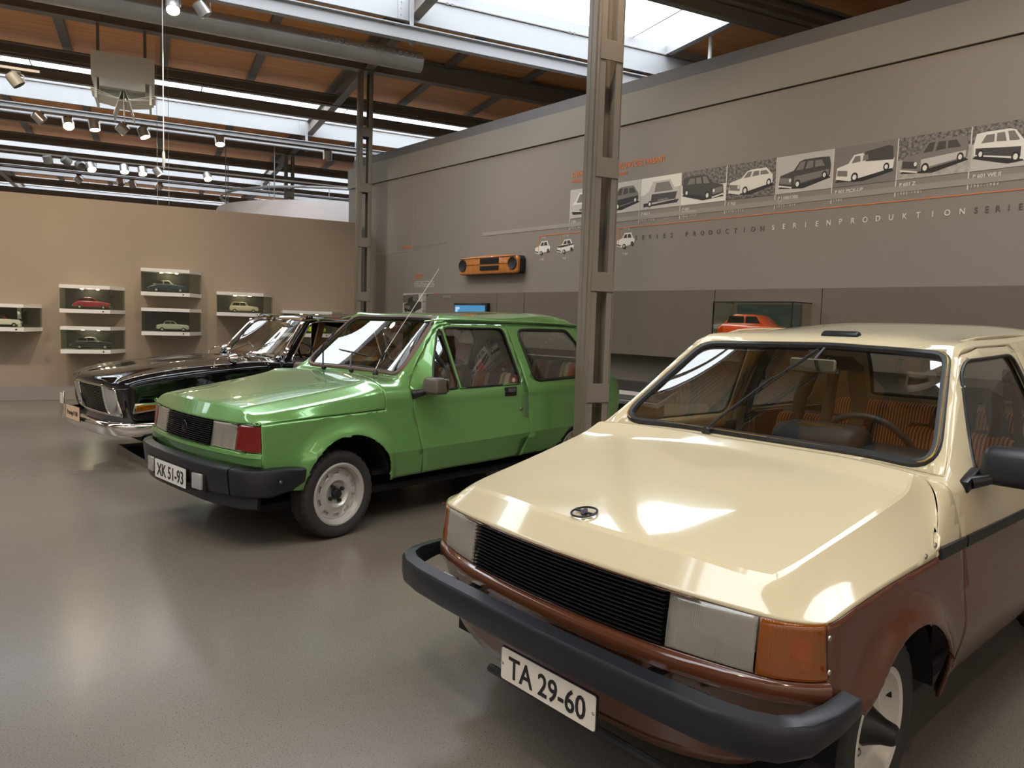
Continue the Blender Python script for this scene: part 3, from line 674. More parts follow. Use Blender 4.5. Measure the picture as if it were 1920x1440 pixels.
# monitor in the brown panelling
XP = XW-.26
a, b = on_X(857, 568, XP), on_X(919, 568, XP); w = a.y-b.y; zt_ = a.z; hm = .36
t = empty('monitor', 'black framed monitor with a blue picture showing above the green roof', 'monitor', (XP, (a.y+b.y)/2, zt_-hm/2))
g = G(); g.box((-.03, 0, 0), (.06, w, hm), bev=.008); g.obj('frame', 'bezel', t)
g = G(); g.box((-.062, 0, -.005), (.004, w-.06, hm-.06)); g.obj('screen', 'screen_blue', t, smooth=0)
g = G(); g.box((-.0645, w/2-.10, hm/2-.075), (.002, .09, .035)); g.box((-.0645, w/2-.08, hm/2-.11), (.002, .05, .03)); g.box((-.0645, -.03, -.06), (.002, w-.14, .13)); g.obj('screen_text_fields', 'screen_pale', t, smooth=0)
lettering(wtext('MONITOR STATION', 858, 560, .03, 'text_grey', 872, 560, off=.264), 'tiny grey line of text above the monitor')

# wooden dashboard board with two round openings
a, b = on_X(862, 500, XW-.12), on_X(973, 500, XW-.12); wz = a.y-b.y; zc = on_X(918, 496, XW-.1).z; hz = .265
t = empty('wooden_grille_board', 'varnished wooden radiator grille with two round openings hanging on the grey wall', 'grille', (XW, (a.y+b.y)/2, zc))
Mg = Matrix(((0, 0, -1, 0), (-1, 0, 0, 0), (0, 1, 0, 0), (0, 0, 0, 1)))
def arcpoly(w, h, k):
    P = [(-w/2, -h/2+.02), (-w/2+.03, -h/2), (w/2-.03, -h/2), (w/2, -h/2+.02), (w/2, h/2-.07)]
    P += [(w/2-.03-(w-.06)*i/10, h/2-.03+k*math.sin(PI*i/10)) for i in range(11)]+[(-w/2, h/2-.07)]
    return P
g = G(); g.prism(arcpoly(wz*1.0, hz, .022), 0, .09, Mg, bev=.006); g.obj('back_box', 'speaker_black', t)
g = G(); g.prism(arcpoly(wz*1.0, hz, .022), .09, .145, Mg, bev=.018, seg=3); g.obj('front_board', 'panel_wood', t)
g = G(); g.prism([(-wz/2+.04, hz/2-.045), (wz/2-.04, hz/2-.045), (wz/2-.04, hz/2-.038), (-wz/2+.04, hz/2-.038)], .145, .152, Mg); g.prism([(-wz/2+.12, -.002), (wz/2-.12, -.002), (wz/2-.12, .003), (-wz/2+.12, .003)], .145, .150, Mg); g.obj('groove', 'brown_paint', t, smooth=0)
for s in (-1, 1):
    g = G(); g.lathe([(0, .148), (.070, .148), (.082, .158), (.088, .150), (.088, .13)], Mg @ Matrix.Translation((s*(wz/2-.105), -.004, 0)), n=36); g.obj('round_opening', 'speaker_black', t)
for zz, hh in ((.045, .072), (-.052, .060)):
    g = G(); g.box((-.149, -.06, zz), (.012, .40, hh), bev=.003)
    for i in range(6): g.box((-.157, -.06, zz-hh/2+hh*(i+.5)/6), (.006, .39, .005))
    g.obj('slot_grille', 'speaker_black', t)

# ================================================================ MODEL CARS AND SHOWCASES
def model_car(style, col, label, loc, rz, L=.44, group=None, roofcol=None, parent=None):
    """x forward, small model with cabin, windows, wheels"""
    k = L/.44; mname = 'model_'+col_name(col); 
    if mname not in M: M[mname] = mat(mname, col, .18, coat=.8)
    t = empty('model_car', label, 'model car', loc, rz, group)
    W_ = .165*k
    sh = {'beetle': ([(-.22, .035), (.22, .035), (.222, .075), (.19, .098), (.09, .108), (-.10, .115), (-.17, .105), (-.215, .07)], [(.085, .10), (.03, .155), (-.05, .165), (-.12, .145), (-.18, .10)]),
          'fast': ([(-.23, .035), (.23, .035), (.232, .075), (.20, .095), (.08, .105), (-.12, .105), (-.22, .08), (-.24, .05)], [(.075, .10), (.02, .152), (-.05, .155), (-.13, .13), (-.19, .095)]),
          'sedan': ([(-.21, .035), (.22, .035), (.222, .08), (.20, .10), (.07, .11), (-.14, .11), (-.21, .095)], [(.07, .105), (.02, .158), (-.09, .16), (-.13, .105)]),
          'wagon': ([(-.21, .035), (.22, .035), (.222, .08), (.20, .10), (.08, .112), (-.20, .112), (-.215, .09)], [(.08, .105), (.035, .168), (-.17, .17), (-.205, .108)]),
          'hatch': ([(-.20, .035), (.22, .035), (.225, .07), (.20, .09), (.06, .105), (-.18, .11), (-.21, .085)], [(.07, .10), (-.01, .158), (-.12, .16), (-.195, .105)])}[style]
    XZ = Matrix(((1, 0, 0, 0), (0, 0, -1, 0), (0, 1, 0, 0), (0, 0, 0, 1)))
    g = G(); g.prism([(a*k, b*k) for a, b in sh[0]], -W_/2, W_/2, XZ, bev=.012*k, seg=3); g.obj('body', M[mname], t)
    cab = [(a*k, b*k) for a, b in sh[1]]
    g = G(); g.prism(cab, -W_/2*.80, W_/2*.80, XZ, bev=.010*k, seg=3); rc = M[mname]
    if roofcol:
        rn = 'model_'+col_name(roofcol); 
        if rn not in M: M[rn] = mat(rn, roofcol, .2, coat=.8)
        rc = M[rn]
    g.obj('cabin', rc, t)
    cx_ = sum(a for a, b in cab)/len(cab); cz_ = .128*k; g = G()
    x0 = min(a for a, b in cab); x1 = max(a for a, b in cab); zt1 = max(b for a, b in cab)-.012*k
    nwin = 2; zlo = max(sh[0][4][1], sh[0][5][1])*k+.004*k
    for s in (-1, 1):
        for (p, q) in ((.14, .50), (.54, .84)):
            xa, xb = x0+(x1-x0)*p, x0+(x1-x0)*q; ins = .012*k
            g.prism([(xa, zlo), (xb, zlo), (xb-(ins if q > .6 else 0)*1.8, zt1), (xa+(ins if p < .3 else 0), zt1)], s*W_*.39, s*W_*.405, XZ)
    g.obj('side_windows', 'bezel', t, smooth=0)
    for wx_ in (.145, -.135):
        for s in (-1, 1):
            g = G(); g.lathe([(0, -.010*k), (.026*k, -.010*k), (.030*k, -.004*k), (.030*k, .008*k), (.020*k, .011*k), (0, .009*k)], Matrix.Translation((wx_*k, s*W_*.46, .031*k)) @ Matrix.Rotation(R(90 if s < 0 else -90), 4, 'X'), n=20); w_ = g.obj('wheel', 'rubber', t)
            g = G(); g.lathe([(0, .012*k), (.014*k, .0118*k), (.017*k, .008*k)], Matrix.Translation((wx_*k, s*W_*.46, .031*k)) @ Matrix.Rotation(R(90 if s < 0 else -90), 4, 'X'), n=16); g.obj('hubcap', 'chrome', t)
    for xx in (.224, -.218 if style != 'fast' else -.236):
        g = G(); g.box((xx*k, 0, .052*k), (.010*k, W_*.98, .012*k), bev=.003*k); g.obj('bumper', 'chrome' if style != 'hatch' else 'satin_black', t)
    g = G()
    for s in (-1, 1): g.lathe([(0, .006*k), (.010*k, .002*k), (.011*k, -.006*k)], Matrix.Translation((.215*k, s*W_*.36, .078*k)) @ Matrix.Rotation(R(90), 4, 'Y'), n=12)
    g.obj('headlamps', 'lamp_lens', t)
    return t
def col_name(c): return '_'.join('%02d' % int(x*99) for x in c)

DEP = .42
def showcase(px0, px1, pyt, pyb, pxs, label, car=None, glow=True, dark=False):
    """glass wall case: front parallel to the wall, right side splayed back to the wall"""
    VF = VB-DEP
    q0, q1 = on_V(px0, (pyt+pyb)/2, VF), on_V(px1, (pyt+pyb)/2, VF); zt = on_V((px0+px1)/2, pyt, VF).z; zb = on_V((px0+px1)/2, pyb, VF).z
    u0, u1 = q0.dot(HU), q1.dot(HU); u2 = on_V(pxs, (pyt+pyb)/2, VB).dot(HU); u0b = u0+.03
    t = empty('showcase', label, 'showcase', hall(u0, VB-.001, zb), HA, 'glass showcases on the beige wall'); w = u1-u0; w2 = u2-u0; H = zt-zb
    plan = [(0, -DEP), (w, -DEP), (w2, 0), (u0b-u0, 0)]
    def inset(d): return [(d, -DEP+d), (w-d*.6, -DEP+d), (w2-d*2, -.004), (u0b-u0+d, -.004)]
    g = G(); g.prism(plan, 0, .055); g.obj('base_shelf', 'white_metal', t, smooth=0)
    g = G(); g.prism(plan, H-.05, H); g.obj('top_shelf', 'white_metal', t, smooth=0)
    g = G(); g.prism([(u0b-u0+.01, -.012), (w2-.03, -.012), (w2-.03, -.002), (u0b-u0+.01, -.002)], .055, H-.05); g.obj('back_panel', 'case_dark' if dark else 'case_back', t, smooth=0)
    g = G(); g.prism([(.006, -DEP+.006), (w-.003, -DEP+.006), (w-.003, -DEP+.012), (.006, -DEP+.012)], .055, H-.05); g.obj('front_pane', 'case_glass', t, smooth=0)
    d = Vector((w2-w, DEP)).normalized(); nn = Vector((-d.y, d.x))*.006
    g = G(); a, b = Vector((w, -DEP+.006)), Vector((w2-.008, -.004)); g.prism([(a.x, a.y), (b.x, b.y), (b.x+nn.x, b.y+nn.y), (a.x+nn.x, a.y+nn.y)], .055, H-.05); g.obj('side_pane', 'case_glass', t, smooth=0)
    g = G(); a, b = Vector((.004, -DEP+.006)), Vector((u0b-u0+.004, -.004)); g.prism([(a.x, a.y), (b.x, b.y), (b.x+.006, b.y), (a.x+.006, a.y)], .055, H-.05); g.obj('side_pane', 'case_glass', t, smooth=0)
    g = G(); g.lathe([(0, .004), (.011, .003), (.012, -.002)], Matrix.Translation((w-.09, -DEP-.001, .028)) @ Matrix.Rotation(R(90), 4, 'X'), n=14); g.obj('lock', 'ink', t)
    if glow:
        for f in (.42, .74):
            g = G(); g.lathe([(0, 0), (.018, 0), (.022, .006)], Matrix.Translation((w*f, -DEP*.45, H-.058)), n=16); g.obj('downlight', 'lamp_on', t)
        p = hall(u0, VB, zb) + HU*(w*.58) + HV*(-DEP*.5) + Vector((0, 0, H-.08))
        l = bpy.data.lights.new('case_light', 'POINT'); l.energy = 1.0; l.color = (1, .86, .62); l.shadow_soft_size = .03; o = bpy.data.objects.new('case_light', l); C.objects.link(o); o.location = p
    if car:
        style, col, lb, fx, L, rc = car
        model_car(style, col, lb, hall(u0+w*fx, VB-DEP*.52, zb+.0555), HA+R(-4), L, 'model cars in the showcases', rc)
    return u0, w, zb, H
showcase(-38, 44, 569, 621, 79.5, 'showcase cut off by the left edge of the photo', ('sedan', (.75, .70, .62), 'red and cream model car with a mirror beside it in the leftmost showcase', .46, .46, (.35, .03, .03)), False)
showcase(111, 206, 534.5, 587, 235, 'upper left showcase holding the dark red model car', ('beetle', (.30, .01, .02), 'dark red rounded model car in the upper left showcase', .62, .48, None))
showcase(113, 207, 612.5, 663, 236, 'lower left showcase holding the black model car', ('fast', (.008, .008, .009), 'black fastback model car with a white roof patch in the lower showcase', .62, .52, (.30, .30, .30)))
showcase(264, 355.5, 504, 555, 378, 'highest showcase holding the dark blue model car', ('fast', (.01, .03, .06), 'dark blue model car with a pale roof in the highest showcase', .56, .52, (.55, .50, .38)))
showcase(265, 355.5, 578, 629, 378, 'showcase with a dark blue backdrop under the highest one', ('sedan', (.42, .43, .36), 'small pale grey model car before a dark blue backdrop', .65, .47, None), False, True)
showcase(406, 494, 548, 593, 511.5, 'showcase above the windscreen of the black car', ('wagon', (.62, .52, .36), 'cream wagon model car in the showcase above the black car', .60, .44, (.70, .50, .28)))
showcase(530, 622.5, 583, 632, 640, 'showcase seen through the side windows of the black car', ('hatch', (.46, .58, .015), 'lime green model car seen through the windows of the black car', .62, .46, None))

# mirror column in the first case
p = hall(on_V(36, 596, VB-DEP*.6).dot(HU), VB-DEP*.6, on_V(36, 615, VB-DEP*.6).z); g = G(); g.box((0, 0, .16), (.05, .05, .29), bev=.004); g.box((0, 0, .012), (.08, .08, .02)); o = g.obj('display_stand', 'chrome'); o.location = p
tag(o, 'shiny upright metal stand in the leftmost showcase', 'stand')

# glass case with the orange model on the exhibition wall
a, b = on_X(1336, 600, XP-.34), on_X(1484, 600, XP-.34); ztc = on_X(1400, 566, XP-.34).z; hcs = .42; c0 = Vector((XP, (a.y+b.y)/2, ztc-hcs)); wc = a.y-b.y
t = empty('glass_case', 'large glass case with a teal backdrop on the brown panels', 'showcase', c0)
g = G(); g.box((-.17, 0, .01), (.34, wc, .02)); g.obj('base', 'bezel', t, smooth=0)
for nm, c, d in (('front_pane', (-.337, 0, hcs/2), (.006, wc, hcs)), ('side_pane', (-.17, wc/2-.003, hcs/2), (.34, .006, hcs)), ('side_pane', (-.17, -wc/2+.003, hcs/2), (.34, .006, hcs)), ('top_pane', (-.17, 0, hcs), (.34, wc, .006))):
    g = G(); g.box(c, d); g.obj(nm, 'case_glass', t, smooth=0)
g = G()
for y in (-1, 1):
    g.box((-.337, y*wc/2, hcs/2), (.008, .008, hcs)); g.box((-.17, y*wc/2, hcs), (.34, .008, .008))
g.box((-.337, 0, hcs), (.008, wc, .008)); g.obj('edge_strip', 'bezel', t, smooth=0)
M['teal_back'] = mat('teal_back', (.045, .085, .080), .5, noise=1, nscale=4, stretch=(1, 1, 6), col2=(.015, .03, .04))
g = G(); g.box((-.012, .02, hcs/2), (.01, wc*.82, hcs-.02)); g.obj('backdrop', 'teal_back', t, smooth=0)
model_car('hatch', (.72, .085, .012), 'bright orange model hatchback in the glass case above the cream roof', Vector((XP-.19, on_X(1428, 600, XP-.2).y, ztc-hcs+.021)), R(-90), .80)

# reading desk behind the green car
pd = on_X(1176, 742, 5.95)
t = empty('reading_desk', 'slanted dark information desk between the green tail and the cream windscreen', 'information desk', (5.95, pd.y, 0), 0)
g = G(); g.box((.12, 0, .40), (.10, .70, .80)); g.obj('pedestal', 'desk_dark', t, smooth=0)
rt = rot('Y', -20)
zz = pd.z
g = G(); g.box((.06, 0, zz), (.34, .95, .05), rot=rt, bev=.006); g.obj('board', 'desk_edge', t)
g = G(); g.box((.05, 0, zz+.028), (.32, .93, .006), rot=rt); g.obj('printed_top', 'desk_dark', t, smooth=0)
M['print_blue'] = mat('print_blue', (.06, .42, .55), .4); M['print_green'] = mat('print_green', (.04, .20, .04), .4)
for nm, m, c, d in (('printed_picture', 'print_blue', (-.02, .39, .006), (.14, .14, .003)), ('printed_picture', 'print_green', (-.07, .40, .008), (.05, .12, .003)), ('printed_title', 'text_orange', (.10, .10, .004), (.02, .36, .003)), ('printed_picture', 'p_foliage', (-.11, .26, .004), (.09, .34, .003)), ('printed_text', 'text_grey', (.0, .05, .003), (.12, .44, .002))):
    v = rt @ Vector((c[0], c[1], c[2]+.031)); g = G(); g.box((.05+v.x, v.y, zz+v.z), d, rot=rt); g.obj(nm, m, t, smooth=0)

# ================================================================ CARS
def cage_mesh(T, creases, level=3):
    """half car body from a table of points; returns a bmesh with region numbers in face material_index.
    The cage is relaxed so that the subdivided surface runs through the given points."""
    pts = T['pts']; names = list(pts); idx = {n: i for i, n in enumerate(names)}
    faces = T['faces']
    me = bpy.data.meshes.new('cage'); me.from_pydata([pts[n] for n in names], [], [[idx[a] for a in f[0]] for f in faces])
    for p, f in zip(me.polygons, faces): p.material_index = f[1]
    me.update()
    cr_ = {}
    for chain, val in creases:
        for a, b in zip(chain, chain[1:]):
            if a in idx and b in idx: cr_[tuple(sorted((idx[a], idx[b])))] = val
    at = me.attributes.new('crease_edge', 'FLOAT', 'EDGE')
    for e in me.edges: at.data[e.index].value = cr_.get(tuple(sorted(e.vertices)), 0)
    for k in range(40): me.materials.append(None)
    o = bpy.data.objects.new('cage', me); C.objects.link(o)
    # mirror copy so the centre line stays smooth
    mm = o.modifiers.new('m', 'MIRROR'); mm.use_axis = (False, True, False); mm.use_clip = True; mm.merge_threshold = 1e-4
    sb = o.modifiers.new('s', 'SUBSURF'); sb.levels = level; sb.subdivision_type = 'CATMULL_CLARK'; sb.boundary_smooth = 'PRESERVE_CORNERS'
    tgt = [Vector(pts[n]) for n in names]; n0 = len(names)
    from mathutils.kdtree import KDTree
    sb.levels = 2
    for it in range(6):
        dg = bpy.context.evaluated_depsgraph_get(); ev = o.evaluated_get(dg).to_mesh()
        # subdivision keeps the order of the cage vertices first
        for i in range(n0):
            d = tgt[i]-ev.vertices[i].co; v = me.vertices[i]
            if d.length < .25: v.co += d*.8
            if abs(tgt[i].y) < 1e-5: v.co.y = 0
        o.evaluated_get(dg).to_mesh_clear(); me.update(); o.update_tag()
    sb.levels = level
    dg = bpy.context.evaluated_depsgraph_get(); ev = bpy.data.meshes.new_from_object(o.evaluated_get(dg))
    bm = bmesh.new(); bm.from_mesh(ev); bpy.data.meshes.remove(ev); bpy.data.objects.remove(o); bpy.data.meshes.remove(me)
    bmesh.ops.delete(bm, geom=[v for v in bm.verts if v.co.y > 1e-4], context='VERTS')      # keep the side y<0 (visible), mirrored again per part
    return bm

def split(bm, poly, ax, ok, newtag):
    """cut the faces accepted by ok(face) with a convex outline seen along one axis; the inside gets region newtag"""
    a0, a1 = ax
    lay = bm.faces.layers.int.get('cut') or bm.faces.layers.int.new('cut')
    area = sum(poly[i][0]*poly[(i+1) % len(poly)][1]-poly[(i+1) % len(poly)][0]*poly[i][1] for i in range(len(poly)))
    if area < 0: poly = poly[::-1]
    lo = [min(p[k] for p in poly) for k in (0, 1)]; hi = [max(p[k] for p in poly) for k in (0, 1)]
    for f in bm.faces:
        c = f.calc_center_median(); r = .15
        f[lay] = 1 if (ok(f, c) and lo[0]-r < c[a0] < hi[0]+r and lo[1]-r < c[a1] < hi[1]+r) else 0
    n = len(poly)
    for i in range(n):
        p, q = poly[i], poly[(i+1) % n]; d = (q[0]-p[0], q[1]-p[1]); L = math.hypot(*d)
        if L < 1e-6: continue
        no = Vector((0, 0, 0)); no[a0] = d[1]/L; no[a1] = -d[0]/L      # outward for CCW
        co = Vector((0, 0, 0)); co[a0] = p[0]; co[a1] = p[1]
        fs = [f for f in bm.faces if f[lay] == 1]
        if not fs: return
        es = {e for f in fs for e in f.edges}; vs_ = {v for f in fs for v in f.verts}
        bmesh.ops.bisect_plane(bm, geom=list(fs)+list(es)+list(vs_), dist=1e-5, plane_co=co, plane_no=no)
        for f in bm.faces:
            if f[lay] == 1 and (f.calc_center_median()-co).dot(no) > 1e-6: f[lay] = 0
    for f in bm.faces:
        if f[lay] == 1: f.material_index = newtag

def take(bm, tags, side=0, mirror=True):
    """copy of the faces in the given regions; side: 0 both halves, -1 visible half, +1 other half"""
    b = bmesh.new(); mp = {}
    for f in bm.faces:
        if f.material_index in tags:
            vv = []
            for v in f.verts:
                if v.index not in mp: mp[v.index] = b.verts.new(v.co)
                vv.append(mp[v.index])
            try: nf = b.faces.new(vv); nf.material_index = tags.index(f.material_index) if isinstance(tags, list) else 0
            except ValueError: pass
    if side >= 0:
        g2 = b.copy() if side == 0 else b
        for v in g2.verts: v.co.y = -v.co.y
        bmesh.ops.reverse_faces(g2, faces=g2.faces)
        if side == 0:
            me = bpy.data.meshes.new('t'); g2.to_mesh(me); g2.free(); b.from_mesh(me); bpy.data.meshes.remove(me)
            bmesh.ops.remove_doubles(b, verts=b.verts, dist=2e-4)
    return b

def loops(b):
    """ordered boundary loops of a bmesh"""
    nb = {}
    for e in b.edges:
        if len(e.link_faces) == 1:
            for v, w in ((e.verts[0], e.verts[1]), (e.verts[1], e.verts[0])): nb.setdefault(v, []).append(w)
    out = []; seen = set()
    for v in nb:
        if v in seen: continue
        L = [v]; seen.add(v); cur = v
        while True:
            nx = [w for w in nb[cur] if w not in seen]
            if not nx: break
            cur = nx[0]; seen.add(cur); L.append(cur)
        if len(L) > 5: out.append([w.co.copy() for w in L])
    return out

def even(P, step=.02):
    """even spacing of a closed loop"""
    n = len(P); L = [(P[(i+1) % n]-P[i]).length for i in range(n)]; tot = sum(L); k = max(12, int(tot/step)); out = []; i = 0; acc = 0
    for j in range(k):
        s = tot*j/k
        while acc+L[i] < s and i < n-1: acc += L[i]; i += 1
        out.append(P[i].lerp(P[(i+1) % n], (s-acc)/max(L[i], 1e-9)))
    return out

def panel(b, name, mats_, parent, thick=.012, gap=.0025, smooth=14, label=None, off=0, slots=None):
    """sheet panel: edge pulled back by the gap, then given thickness inwards"""
    bmesh.ops.remove_doubles(b, verts=b.verts, dist=.0016)
    bmesh.ops.dissolve_degenerate(b, dist=1e-4, edges=b.edges)
    b.normal_update()
    ctr = {}
    for e in b.edges:
        if len(e.link_faces) == 1:
            f = e.link_faces[0]; t = (e.verts[1].co-e.verts[0].co).normalized(); inn = f.normal.cross(t)
            if inn.dot(f.calc_center_median()-e.verts[0].co) < 0: inn = -inn
            for v in e.verts: ctr.setdefault(v, []).append(inn)
    nn = {v: v.normal.copy() for v in b.verts}
    for v, L in ctr.items():
        if abs(v.co.y) < 1e-4: continue
        d = sum(L, Vector()); 
        if d.length > 1e-6: v.co += d.normalized()*gap
    if off:
        for v in b.verts: v.co += nn[v]*off
    me = bpy.data.meshes.new(name); b.to_mesh(me); b.free()
    for q in mats_: me.materials.append(M[q])
    me.shade_smooth(); me.set_sharp_from_angle(angle=R(smooth))
    o = bpy.data.objects.new(name, me); C.objects.link(o); o.parent = parent
    if thick:
        s = o.modifiers.new('thickness', 'SOLIDIFY'); s.thickness = thick; s.offset = -1; s.use_even_offset = False
    if label: o['label'] = label
    return o

def orient(b):
    """normals away from the car's inside"""
    bmesh.ops.recalc_face_normals(b, faces=b.faces)
    b.normal_update()
    s = sum((f.normal.dot((f.calc_center_median()-Vector((1.7, 0, .6))).normalized())*f.calc_area() for f in b.faces))
    if s < 0: bmesh.ops.reverse_faces(b, faces=b.faces)
    b.normal_update(); return b

COLS = 'CMNAKB'
def make_table(top, front, rear, side, SN):
    """top[st] = 6 points C M N A K B; side[st] = D E F; front rows = 5 points C..K ; rear rows = 4 points C..A"""
    P = {}; F = []
    for i, st in enumerate(SN):
        for c, p in zip(COLS, top[st]): P[c+st] = (p[0], -p[1], p[2])
        for c, p in zip('DEF', side[st]): P[c+st] = (p[0], -p[1], p[2])
    for i, row in enumerate(front):
        for c, p in zip('CMNAK', row): P[c+'f%d' % (i+1)] = (p[0], -p[1], p[2])
    for i, row in enumerate(rear):
        for c, p in zip('CMNA', row): P[c+'r%d' % (i+1)] = (p[0], -p[1], p[2])
    L = 'CMNAKBDEF'
    for a, b in zip(SN, SN[1:]):
        for c, d in zip(L, L[1:]):
            if d in 'CMNAKB':
                if SN.index(b) <= SN.index('4'): tg = 0
                elif a == '4': tg = 1
                elif a == '5': tg = 2 if d in 'MNA' else (3 if d == 'K' else 4)
                elif a in ('8',): tg = 6 if d in 'MNA' else (3 if d == 'K' else 4)
                else: tg = 5 if d in 'MNA' else (3 if d == 'K' else 4)
            else: tg = 7
            F.append(((c+a, d+a, d+b, c+b), tg))
    s0 = SN[0]; sz = SN[-1]; fr = [''.join(('', s0))]
    rows = [lambda c: c+s0, lambda c: c+'f1', lambda c: c+'f2', lambda c: c+'f3']; corner = ['B'+s0, 'D'+s0, 'E'+s0, 'F'+s0]
    for i in range(3):
        for c, d in zip('CMNA', 'MNAK'): F.append(((rows[i](c), rows[i+1](c), rows[i+1](d), rows[i](d)), 10+i))
        F.append(((rows[i]('K'), rows[i+1]('K'), corner[i+1], corner[i]), 10+i))
    rr = [lambda c: c+sz, lambda c: c+'r1', lambda c: c+'r2', lambda c: c+'r3', lambda c: c+'r4']; corner = ['K'+sz, 'B'+sz, 'D'+sz, 'E'+sz, 'F'+sz]
    for i in range(4):
        for c, d in zip('CMN', 'MNA'): F.append(((rr[i](c), rr[i](d), rr[i+1](d), rr[i+1](c)), 15))
        F.append(((rr[i]('A'), corner[i], corner[i+1], rr[i+1]('A')), 15))
    return {'pts': P, 'faces': F}

def rounded(poly, r, n=5):
    """round the corners of a convex polygon"""
    out = []; N = len(poly); rs = r if isinstance(r, (list, tuple)) else [r]*N
    for i in range(N):
        p = Vector(poly[i]); a = Vector(poly[i-1]); b = Vector(poly[(i+1) % N]); u = (a-p).normalized(); v = (b-p).normalized()
        ang = u.angle(v); q = rs[i]/math.tan(ang/2); q = min(q, (a-p).length*.49, (b-p).length*.49)
        s, e = p+u*q, p+v*q
        for k in range(n+1):
            t = k/n; out.append(tuple(s*(1-t)**2+p*2*t*(1-t)+e*t*t))
    return out

def seal(car_t, loop_pts, r, material, name='seal', step=.02, sq=(1, 1)):
    g = G(); P = even(loop_pts, step); 
    for _ in range(2): P = [(P[i-1]+P[i]*2+P[(i+1) % len(P)])/4 for i in range(len(P))]
    g.tube(P, r, 8, closed=True); return g.obj(name, material, car_t)

def wheel(parent, x, y, z, R_, rr, w, style, side=-1, steer=0, label=None, nameit='wheel'):
    """tyre, rim, hub; side -1 faces the camera side"""
    m = Matrix.Translation((x, y, z)) @ Matrix.Rotation(R(steer), 4, 'Z') @ Matrix.Rotation(R(90 if side < 0 else -90), 4, 'X')   # local +z points outwards
    g = G(); h = w/2; n = 96
    prof = [(rr-.006, -h*.7), (rr+.012, -h*.86), (R_*.84, -h), (R_*.955, -h*.92), (R_*.99, -h*.74)]
    prof += [(R_, -h*.5), (R_, -h*.33), (R_-.008, -h*.30), (R_-.008, -h*.22), (R_, -h*.2), (R_, h*.2), (R_-.008, h*.22), (R_-.008, h*.30), (R_, h*.33), (R_, h*.5)]
    prof += [(R_*.99, h*.74), (R_*.955, h*.92), (R_*.90, h*.99), (R_*.84, h), (rr+.030, h*.95), (rr+.014, h*.86), (rr+.010, h*.90), (rr-.006, h*.7)]
    V = []; F = []; L = len(prof)
    for k in range(n):
        a = 2*PI*k/n; off = (k % 3 == 0)
        for i, (r, zz) in enumerate(prof):
            d = .006 if (off and (3 <= i <= 6 or 13 <= i <= 16)) or ((k % 3 == 1) and 9 <= i <= 10) else 0
            V.append(m @ Vector(((r-d)*math.cos(a), (r-d)*math.sin(a), zz)))
    for k in range(n):
        q = (k+1) % n
        for i in range(L-1): F.append((k*L+i, q*L+i, q*L+i+1, k*L+i+1))
    # flatten the foot of the tyre on the floor
    V = [Vector((v.x, v.y, max(v.z, z-R_+.004))) for v in V]
    g._add(V, F); t = g.obj('tyre', 'tyre_rubber', parent, smooth=28)
    def part(g, name, mt, sm=30): 
        o = g.obj(name, mt, parent, smooth=sm); return o
    if style == 'slotted':
        g = G(); g.lathe([(rr-.012, -h*.7), (rr, -h*.5), (rr+.006, h*.72), (rr+.010, h*.88), (rr+.002, h*.92), (rr-.010, h*.84), (rr-.020, h*.45), (rr-.022, h*.30)], m, n=64)
        rings = [(rr-.022, h*.30), (rr-.034, h*.36), (rr-.060, h*.44), (rr-.072, h*.44), (rr-.090, h*.58), (rr-.100, h*.60), (rr-.112, h*.42), (rr-.125, h*.34), (.030, h*.32)]
        n2 = 60; base = len(rings); V = []; F = []
        for k in range(n2):
            a = 2*PI*(k+.5)/n2
            for (r, zz) in rings: V.append(m @ Vector((r*math.cos(a), r*math.sin(a), zz)))
        for k in range(n2):
            q = (k+1) % n2
            for i in range(base-1):
                if i == 1 and k % 6 in (1, 2, 3): continue
                F.append((k*base+i, q*base+i, q*base+i+1, k*base+i+1))
        g._add(V, F); o = part(g, 'rim', 'steel_rim', 35); s = o.modifiers.new('t', 'SOLIDIFY'); s.thickness = .004; s.offset = 0
        g = G(); g.lathe([(0, h*.30), (.032, h*.30), (.032, h*.60), (.027, h*.72), (0, h*.72)], m, n=24); part(g, 'hub_cap', 'rubber')
        for k in range(4):
            a = 2*PI*k/4+.5; g = G(); g.lathe([(0, 0), (.013, 0), (.013, .018), (.009, .024), (0, .024)], m @ Matrix.Translation((.052*math.cos(a), .052*math.sin(a), h*.32)), n=8); part(g, 'wheel_nut', 'satin_black')
    elif style == 'plain':
        g = G(); g.lathe([(rr-.012, -h*.7), (rr, -h*.5), (rr+.006, h*.72), (rr+.010, h*.90), (rr+.002, h*.94), (rr-.008, h*.86), (rr-.018, h*.45), (rr-.030, h*.22), (rr-.052, h*.30), (rr-.062, h*.44), (rr-.075, h*.44), (rr-.088, h*.26), (.06, h*.20), (.035, h*.22), (0, h*.22)], m, n=72)
        part(g, 'rim', 'white_rim', 40)
        g = G(); g.lathe([(0, h*.22), (.050, h*.22), (.058, h*.45), (.050, h*.62), (.036, h*1.02), (.030, h*1.38), (.022, h*1.5), (0, h*1.5)], m, n=28); part(g, 'hub_cap', 'rubber', 35)
        for k in range(4):
            a = 2*PI*k/4+1.0; g = G(); g.lathe([(0, 0), (.012, 0), (.012, .016), (.006, .020), (0, .020)], m @ Matrix.Translation((.078*math.cos(a), .078*math.sin(a), h*.22)), n=6); part(g, 'wheel_nut', 'bare_metal')
        g = G(); g.tube([m @ Vector((.108, -.09, h*.34)), m @ Vector((.125, -.105, h*.62))], [.006, .004], 8); part(g, 'valve', 'rubber')
    else:
        g = G(); g.lathe([(rr-.01, -h*.7), (rr+.01, h*.86), (rr-.01, h*.8), (rr-.03, h*.5), (.07, h*.6), (0, h*.85)], m, n=48); part(g, 'rim', 'chrome', 40)

